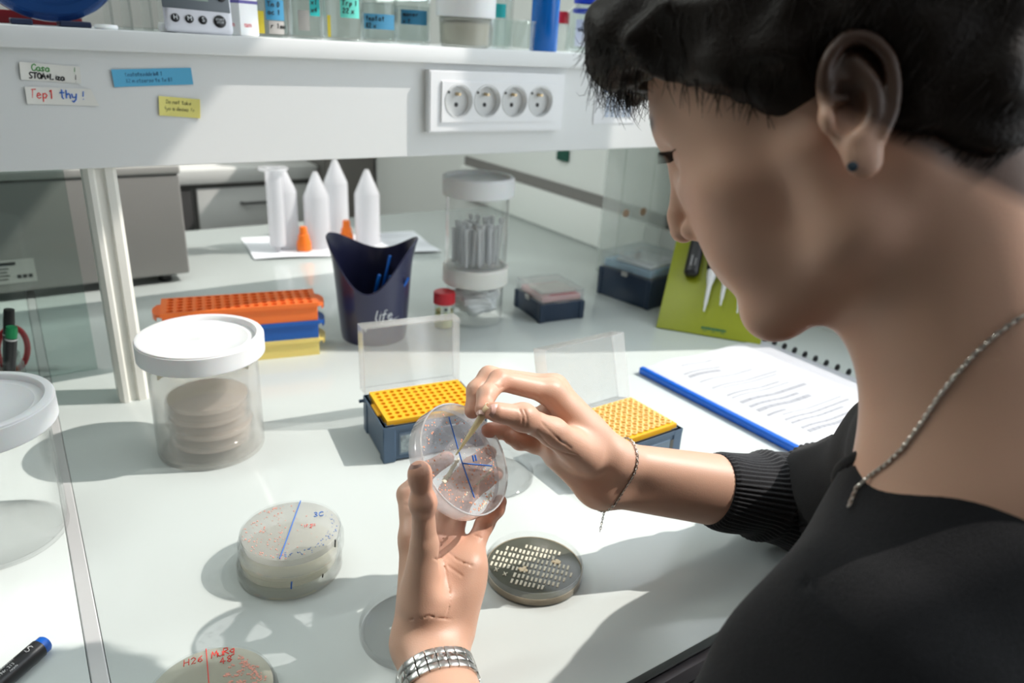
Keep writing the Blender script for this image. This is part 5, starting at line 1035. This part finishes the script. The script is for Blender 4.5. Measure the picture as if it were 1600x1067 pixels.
# ribbed right sleeve, from above the elbow to the cuff
def sleeve():
    axis = [SHR+(ER-SHR)*.55, SHR+(ER-SHR)*.85, ER+n3(.0, .004, .002)]+[ER+(WR-ER)*t for t in (.08, .16, .24, .32, .40, .47, .52)]
    P = [Vector(p) for p in axis]; fine = []
    for i in range(len(P)-1):
        a, b, c_, d_ = P[max(i-1, 0)], P[i], P[i+1], P[min(i+2, len(P)-1)]
        for k in range(12):
            t = k/12; fine.append(0.5*((2*b)+(-a+c_)*t+(2*a-5*b+4*c_-d_)*t*t+(-a+3*b-3*c_+d_)*t**3))
    fine.append(P[-1]); n = len(fine); seg = 240; vs, fs = [], []; prev = None; s = 0
    Ltot = sum((fine[i+1]-fine[i]).length for i in range(n-1))
    rings = []
    for i in range(n):
        t = (fine[min(i+1, n-1)]-fine[max(i-1, 0)]).normalized(); a = Vector((0, 0, 1)).cross(t).normalized() if prev is None else (prev-t*prev.dot(t)).normalized(); prev = a; b = t.cross(a)
        if i: s += (fine[i]-fine[i-1]).length
        e = Ltot-s; r = .0330+.016*min(1, e/.14); 
        for (pos, am, wd) in ((.060, .0032, .006), (.105, .0036, .007), (.120, .0030, .006), (.150, .003, .008)): r += am*math.exp(-((e-pos)/wd)**2)
        if e < .004: r -= .0016*(1-e/.004)
        ring = []
        for k in range(seg):
            w = 2*math.pi*k/seg; rib = .00085*math.cos(w*52); rr = r+rib+.0012*math.sin(3*w+e*60)+.001*math.sin(2*w-e*90); ring.append(tuple(fine[i]+(a*math.cos(w)+b*math.sin(w))*rr))
        rings.append(ring)
    inner = [tuple(Vector(p)+(fine[-1]-Vector(p))*.09) for p in rings[-1]]; inner2 = [tuple(Vector(p)+(fine[-8]-fine[-1])) for p in inner]
    rings += [inner, inner2]
    for r_ in rings: vs += r_
    for i in range(len(rings)-1):
        for k in range(seg): l = (k+1) % seg; fs.append((i*seg+k, i*seg+l, (i+1)*seg+l, (i+1)*seg+k))
    return MB().add(vs, fs)
sl_ = onp(link('ribbed_sleeve', sleeve().mesh('ribbed_sleeve', True, 80), pbr('charcoal ribbed knit', (0.018, 0.019, 0.023), 0.85, bump=0.0006, bscale=1300, var=0.4, vscale=800, sheen=0.25, spec=0.2))); sl_['label'] = 'ribbed knit right sleeve pushed up to mid forearm'
# rolled collar edge
def collar():
    pts = []
    for i in range(160):
        a = 2*math.pi*i/160; dirv = np.array([math.cos(a), math.sin(a), 0.0]); best = None
        lo, hi = -0.075, 0.075
        # point on the ellipsoid rim where the sweater surface crosses it
        zs = np.linspace(-.069, .069, 60); k = np.sqrt(1-(zs/.070)**2); Q = (NC+np.stack([math.cos(a)*.074*k, math.sin(a)*.084*k, zs], 1)).astype(f32); d = sweater_out(Q); c = np.argwhere((d[:-1] < 0) & (d[1:] >= 0))
        if len(c): j = c[-1][0]; t = d[j]/(d[j]-d[j+1]); pts.append(Q[j]+(Q[j+1]-Q[j])*t)
    return pts
cpts = collar()
if len(cpts) > 20:
    cp_ = np.array(cpts); k = len(cp_); sm = np.array([cp_[[(i+j) % k for j in range(-4, 5)]].mean(0) for i in range(k)])
    onp(link('collar', MB().tube([tuple(p) for p in sm], 0.0038, 10, closed=True).mesh('collar'), knit))
# ---- hair: a scalp shell plus strands
def hair_region(L):   # > 0 where hair grows
    y, z = L[:, 1], L[:, 2]
    front = z-(.066-np.clip(.070-y, 0, .06)*.95); side = z-(.028-np.clip(.03-y, 0, .03)*1.1)
    edge = np.where(y > .03, np.minimum(front, front), side); back = z-(-.010-np.clip(-.022-y, 0, .05)*.95)
    return np.where(y < -.022, back, edge)
def hairfn(P):
    L = (P-HP.astype(f32)) @ HM.astype(f32)/f32(HS); d = smin(ell2(L, (0, -.014, .055), (.0800, .104, .0875)), ell2(L, (0, .030, .052), (.068, .068, .060)), .03)
    d = smin(d, ell2(L, (0, -.055, .0), (.060, .050, .060)), .03)
    d = smin(d, cap(L, (-.045, .078, .094), (.045, .078, .094), .017, .017), .045)
    lock = np.sin(L[:, 0]*190+np.sin(L[:, 1]*90)*1.5+np.sin(L[:, 2]*80)*2)*(.0016+.0016*(L[:, 1] > .04))+noise3(L, 150)*.0025; d = d+lock
    cut = -hair_region(L)+noise3(L, 330)*.004; cutfront = np.where(L[:, 1] > .03, cut*0.6, cut); d = smax(d, cutfront, .012)
    earm = ell2(L, (-.082, -.021, -.001), (.022, .026, .036)); return smax(d, -earm, .006)*f32(HS)
hV, hQ = surface(hairfn, (.22, .08, .28), (.56, .46, .60), .0022)
hairm = pbr('dark brown hair', (0.013, 0.0075, 0.005), 0.48, bump=0.0004, bscale=500, spec=0.25)
hr = onp(link('hair', np_mesh('hair', [(hV, hQ)]), hairm)); hr['label'] = 'short tousled dark brown hair'
def strands(n):
    rn = np.random.default_rng(3); Lv = (hV-HP) @ HM/HS; c0 = np.array([0, -.012, .045]); idx = rn.choice(len(hV), n*3); pick = []
    for i in idx:
        p = Lv[i]; nn = (p-c0)/np.linalg.norm(p-c0)
        if hair_region(p[None])[0] > .002: pick.append((p, nn))
        if len(pick) >= n: break
    m_v, m_f = [], []
    for p, nn in pick:
        whorl = np.array([0, -.07, .115]); flow = p-whorl; flow -= nn*flow.dot(nn); flow /= np.linalg.norm(flow)+1e-6; flow += rn.normal(0, .35, 3); flow -= nn*flow.dot(nn); flow /= np.linalg.norm(flow)
        front = p[1] > .05; Ln = rn.uniform(.010, .022) if front else rn.uniform(.008, .020); lift = rn.uniform(.05, .45) if front else rn.uniform(.05, .2); curl = rn.normal(0, 1.3, 3) if front else rn.normal(0, .2, 3)
        pts = []; q = p-nn*.0015
        for k in range(6):
            pts.append(H2W(q)); dn = flow*(1-.02*k)+nn*lift*(1-.45*k)+curl*(k/5)**1.5; dn /= np.linalg.norm(dn); q = q+dn*Ln/5; nn2 = (q-c0)/np.linalg.norm(q-c0)
        mb = MB().tube(pts, [.00022, .00024, .00022, .00018, .00013, .00005], 3, caps=False); o = len(m_v); m_v += mb.v; m_f += [tuple(i+o for i in f_) for f_ in mb.f]
    mm = MB(); mm.v = m_v; mm.f = m_f; return mm
hs = onp(link('hair_strands', strands(7000).mesh('hair_strands', True, 180), hairm)); hs['kind'] = 'stuff'
# lashes, nails, ear stud
m = MB()
for k in range(15):
    t = k/14; a = np.array([-(.017+.027*t), .0795-.012*t, .0225+.0012*math.sin(t*3)]); b = a+np.array([-.0015-.002*t, .0080-.001*t, -.0010]); c_ = a+np.array([-.003-.004*t, .0150-.002*t, .0012]); m.tube([H2W(a), H2W(b), H2W(c_)], [.0004, .0003, .0001], 4)
onp(link('eyelashes', m.mesh('eyelashes'), hairm))['kind'] = 'stuff'
def nail(p, along, out, w_, l_):
    al = np.asarray(along, float); al /= np.linalg.norm(al); ou = np.asarray(out, float); ou -= al*ou.dot(al); ou /= np.linalg.norm(ou); si = np.cross(al, ou); M = Matrix(((si[0], al[0], ou[0], p[0]), (si[1], al[1], ou[1], p[1]), (si[2], al[2], ou[2], p[2]), (0, 0, 0, 1)))
    vs, fs = [], []
    for j in range(9):
        v_ = -1+2*j/8; ww = w_*(1-.25*max(0, -v_)**3-.35*max(0, v_)**4)
        for i in range(9): u = -1+2*i/8; vs.append((u*ww, v_*l_, -.42*w_*u*u-.12*l_*v_*v_))
    for j in range(8):
        for i in range(8): a = j*9+i; fs.append((a, a+1, a+10, a+9))
    n0 = len(vs); vs += [(a, b, c-.0005) for a, b, c in vs]; fs += [(n0+a, n0+d, n0+c, n0+b) for a, b, c, d in fs[:64]]
    onp(link('fingernail', MB().add(vs, fs, M).mesh('fingernail'), pbr('nail', (0.70, 0.43, 0.36), 0.25, coat=0.3)))
toC = lambda p: n3(0, 0, CAMZ)-p
p0 = J(654, 742, .512); ax_ = J(655, 736, .512)-J(661, 785, .518); nail(p0+toC(p0)/np.linalg.norm(toC(p0))*.0070-Rv[0]*.0022, ax_, toC(p0)-Rv[0]*.18, .0053, .0068)
p0 = J(780, 643.5, .5335); ax_ = J(776, 644, .5325)-J(817, 652, .545); nail(p0+toC(p0)/np.linalg.norm(toC(p0))*.0069, ax_, toC(p0), .0052, .0062)
p0 = J(754, 638, .539); ax_ = J(754, 640, .539)-J(760, 617, .55); nail(p0+toC(p0)/np.linalg.norm(toC(p0))*.0052-Rv[0]*.0014, ax_, toC(p0)-Rv[0]*.25, .0038, .0050)
es = MB().lathe([(0.0022, 0), (0.0020, 0.0012), (0, 0.0018)], 14, M=Matrix.Translation(Vector(H2W((-.0855, -.0125, -.0265)))) @ Vector(HM @ np.array([-.86, -.5, .02])).to_track_quat('Z', 'Y').to_matrix().to_4x4()); onp(link('ear_stud', es.mesh('ear_stud'), pbr('dark gem', (0.03, 0.05, 0.07), 0.1)))
# ---- trousers and stool
def trousers(P):
    d = ell2(P, n3(.44, .06, -.40), (.165, .125, .10)); d = smin(d, chain(P, [n3(.36, .09, -.42), n3(.30, .42, -.40), n3(.30, .45, -.70)], [.085, .062, .05]), .03); return smin(d, chain(P, [n3(.52, .09, -.42), n3(.58, .42, -.40), n3(.58, .45, -.70)], [.085, .062, .05]), .03)
onp(link('trousers', np_mesh('trousers', [surface(trousers, (.2, -.12, -.78), (.72, .56, -.26), .009)]), pbr('dark trousers', (0.012, 0.013, 0.018), 0.8)))
st = thing('stool', 'black round stool under the seated person', 'stool', (0.44, 0.07, FL)); part('seat', MB().lathe([(0, .19), (.16, .19), (.175, .20), (.175, .235), (.16, .247), (0, .247)], 40), dark, st); part('column', MB().lathe([(.022, .02), (.022, .19)], 20), steel, st)
for k in range(5):
    a = k*2*math.pi/5; part('leg', MB().tube([(0, 0, .05), (.16*math.cos(a), .16*math.sin(a), .03), (.20*math.cos(a), .20*math.sin(a), .0125)], [.015, .012, .010], 10), dark, st)
# ---- necklace, bracelet, watch
def link_chain(m, pts, pitch, r, w_):
    P = [Vector(p) for p in pts]; d = [0]
    for a, b in zip(P, P[1:]): d.append(d[-1]+(b-a).length)
    n = int(d[-1]/pitch)
    for k in range(n):
        s = (k+.5)*pitch; i = max(j for j in range(len(d)) if d[j] <= s); i = min(i, len(P)-2); t = (s-d[i])/max(d[i+1]-d[i], 1e-9); c = P[i].lerp(P[i+1], t); ax = (P[i+1]-P[i]).normalized(); u = ax.orthogonal().normalized(); v_ = ax.cross(u)
        if k % 2: u, v_ = v_, u
        m.tube([tuple(c+ax*math.cos(q)*pitch*.75+u*math.sin(q)*w_) for q in [2*math.pi*j/8 for j in range(8)]], r, 5, closed=True)
    return m
def on_surface(fn, p, dirv, off):   # walk along dirv until just outside the surface
    t = np.linspace(-.05, .08, 260); Q = (np.asarray(p)+t[:, None]*np.asarray(dirv)).astype(f32); d = fn(Q)-off; j = np.argwhere(d < 0); return Q[j[0][0]] if len(j) else np.asarray(p)
body_sw = lambda P: np.minimum(headfn(P), sweater(P))
nk = []
for px, py, dep in ((1640, 470, .30), (1600, 492, .305), (1560, 520, .31), (1520, 556, .315), (1490, 590, .32), (1465, 622, .325), (1440, 660, .335), (1410, 700, .35), (1385, 724, .36), (1360, 742, .37), (1338, 762, .38), (1322, 800, .39)):
    d = Rv.T @ np.array([(px-800)/F, -(py-533.5)/F, 1.0]); t = np.linspace(.2, .6, 900); Q = (n3(0, 0, CAMZ)+t[:, None]*d).astype(f32); v_ = body_sw(Q)-.0012; j = np.argwhere(v_ < 0); nk.append(Q[j[0][0]] if len(j) else img(px, py, dep))
nk = np.array(nk); fine = []
for i in range(len(nk)-1):
    for k in range(6): fine.append(nk[i]+(nk[i+1]-nk[i])*k/6)
onp(link('necklace', link_chain(MB(), fine, .0022, .00040, .0008).mesh('necklace'), silver))['label'] = 'fine silver chain necklace'
bx = (WR-ER)/np.linalg.norm(WR-ER); bc = img(955, 752, .628); u = np.cross(bx, [0, 0, 1.]); u /= np.linalg.norm(u); v_ = np.cross(bx, u); ring = []
for k in range(61):
    a = 2*math.pi*k/60; dirv = u*math.cos(a)+v_*math.sin(a); q = on_surface(hand_right, bc+dirv*.05, -dirv, .0008); ring.append(q+bx*.004*math.sin(a))
br = MB(); link_chain(br, ring, .0022, .0004, .0008); low = min(ring, key=lambda q: q[2]); end = img(937, 832, .622); link_chain(br, [low, (low+img(946, 793, .622))/2, img(944, 800, .622), end], .0020, .0003, .0007); link_chain(br, [img(933, 783, .622), img(938, 798, .622), img(944, 800, .622)], .002, .0003, .0006)
onp(link('bracelet', br.mesh('bracelet'), silver))['label'] = 'thin silver chain bracelet on the right wrist'
wax = (EL-WL)/np.linalg.norm(EL-WL); wc = WL+wax*.027; u = np.cross(wax, toC(wc)); u /= np.linalg.norm(u); v_ = np.cross(wax, u)
wt_ = thing('wristwatch', 'brushed steel bracelet watch worn on the left wrist at the bottom edge', 'watch', tuple(wc)); iw = Matrix.Translation(wc)
steel2 = pbr('polished steel', (0.70, 0.69, 0.67), 0.16, metal=1.0); NL = 18; pr_ = []
for k in range(NL):
    a = 2*math.pi*k/NL; dirv = u*math.cos(a)+v_*math.sin(a); pr_.append(on_surface(hand_left, wc+dirv*.06, -dirv, .0022))
for k in range(NL):
    c0, c1 = pr_[k], pr_[(k+1) % NL]; mid = (c0+c1)/2; tg = (c1-c0); ln = np.linalg.norm(tg); tg /= ln; nr = np.cross(tg, wax); nr /= np.linalg.norm(nr)
    for (off, wd, mt, lf) in ((-.0058, .0050, steel, 0), (0, .0062, steel2, .0002), (.0058, .0050, steel, 0)):
        p = mid+wax*off-wc; s = 1 if nr.dot(mid-wc) > 0 else -1; p = p+nr*s*lf; sh = tg*0
        p = p+sh; M = Matrix(((tg[0], wax[0], nr[0], p[0]), (tg[1], wax[1], nr[1], p[1]), (tg[2], wax[2], nr[2], p[2]), (0, 0, 0, 1)))
        q = MB().bbox((0, 0, 0), (ln*.96, wd, .0026), .0005, 2, M); o = link('bracelet_link', q.mesh('bracelet_link'), mt, wt_)
fa = -toC(wc)/np.linalg.norm(toC(wc)); face_p = on_surface(hand_left, wc+fa*.06, -fa, .004)-wc; Mf = Matrix.Translation(Vector(face_p)) @ Vector(fa).to_track_quat('Z', 'Y').to_matrix().to_4x4(); part('watch_case', MB().lathe([(0, -.002), (.013, -.002), (.014, 0), (.014, .004), (.0125, .0055), (0, .0055)], 40, M=Mf), steel2, wt_)
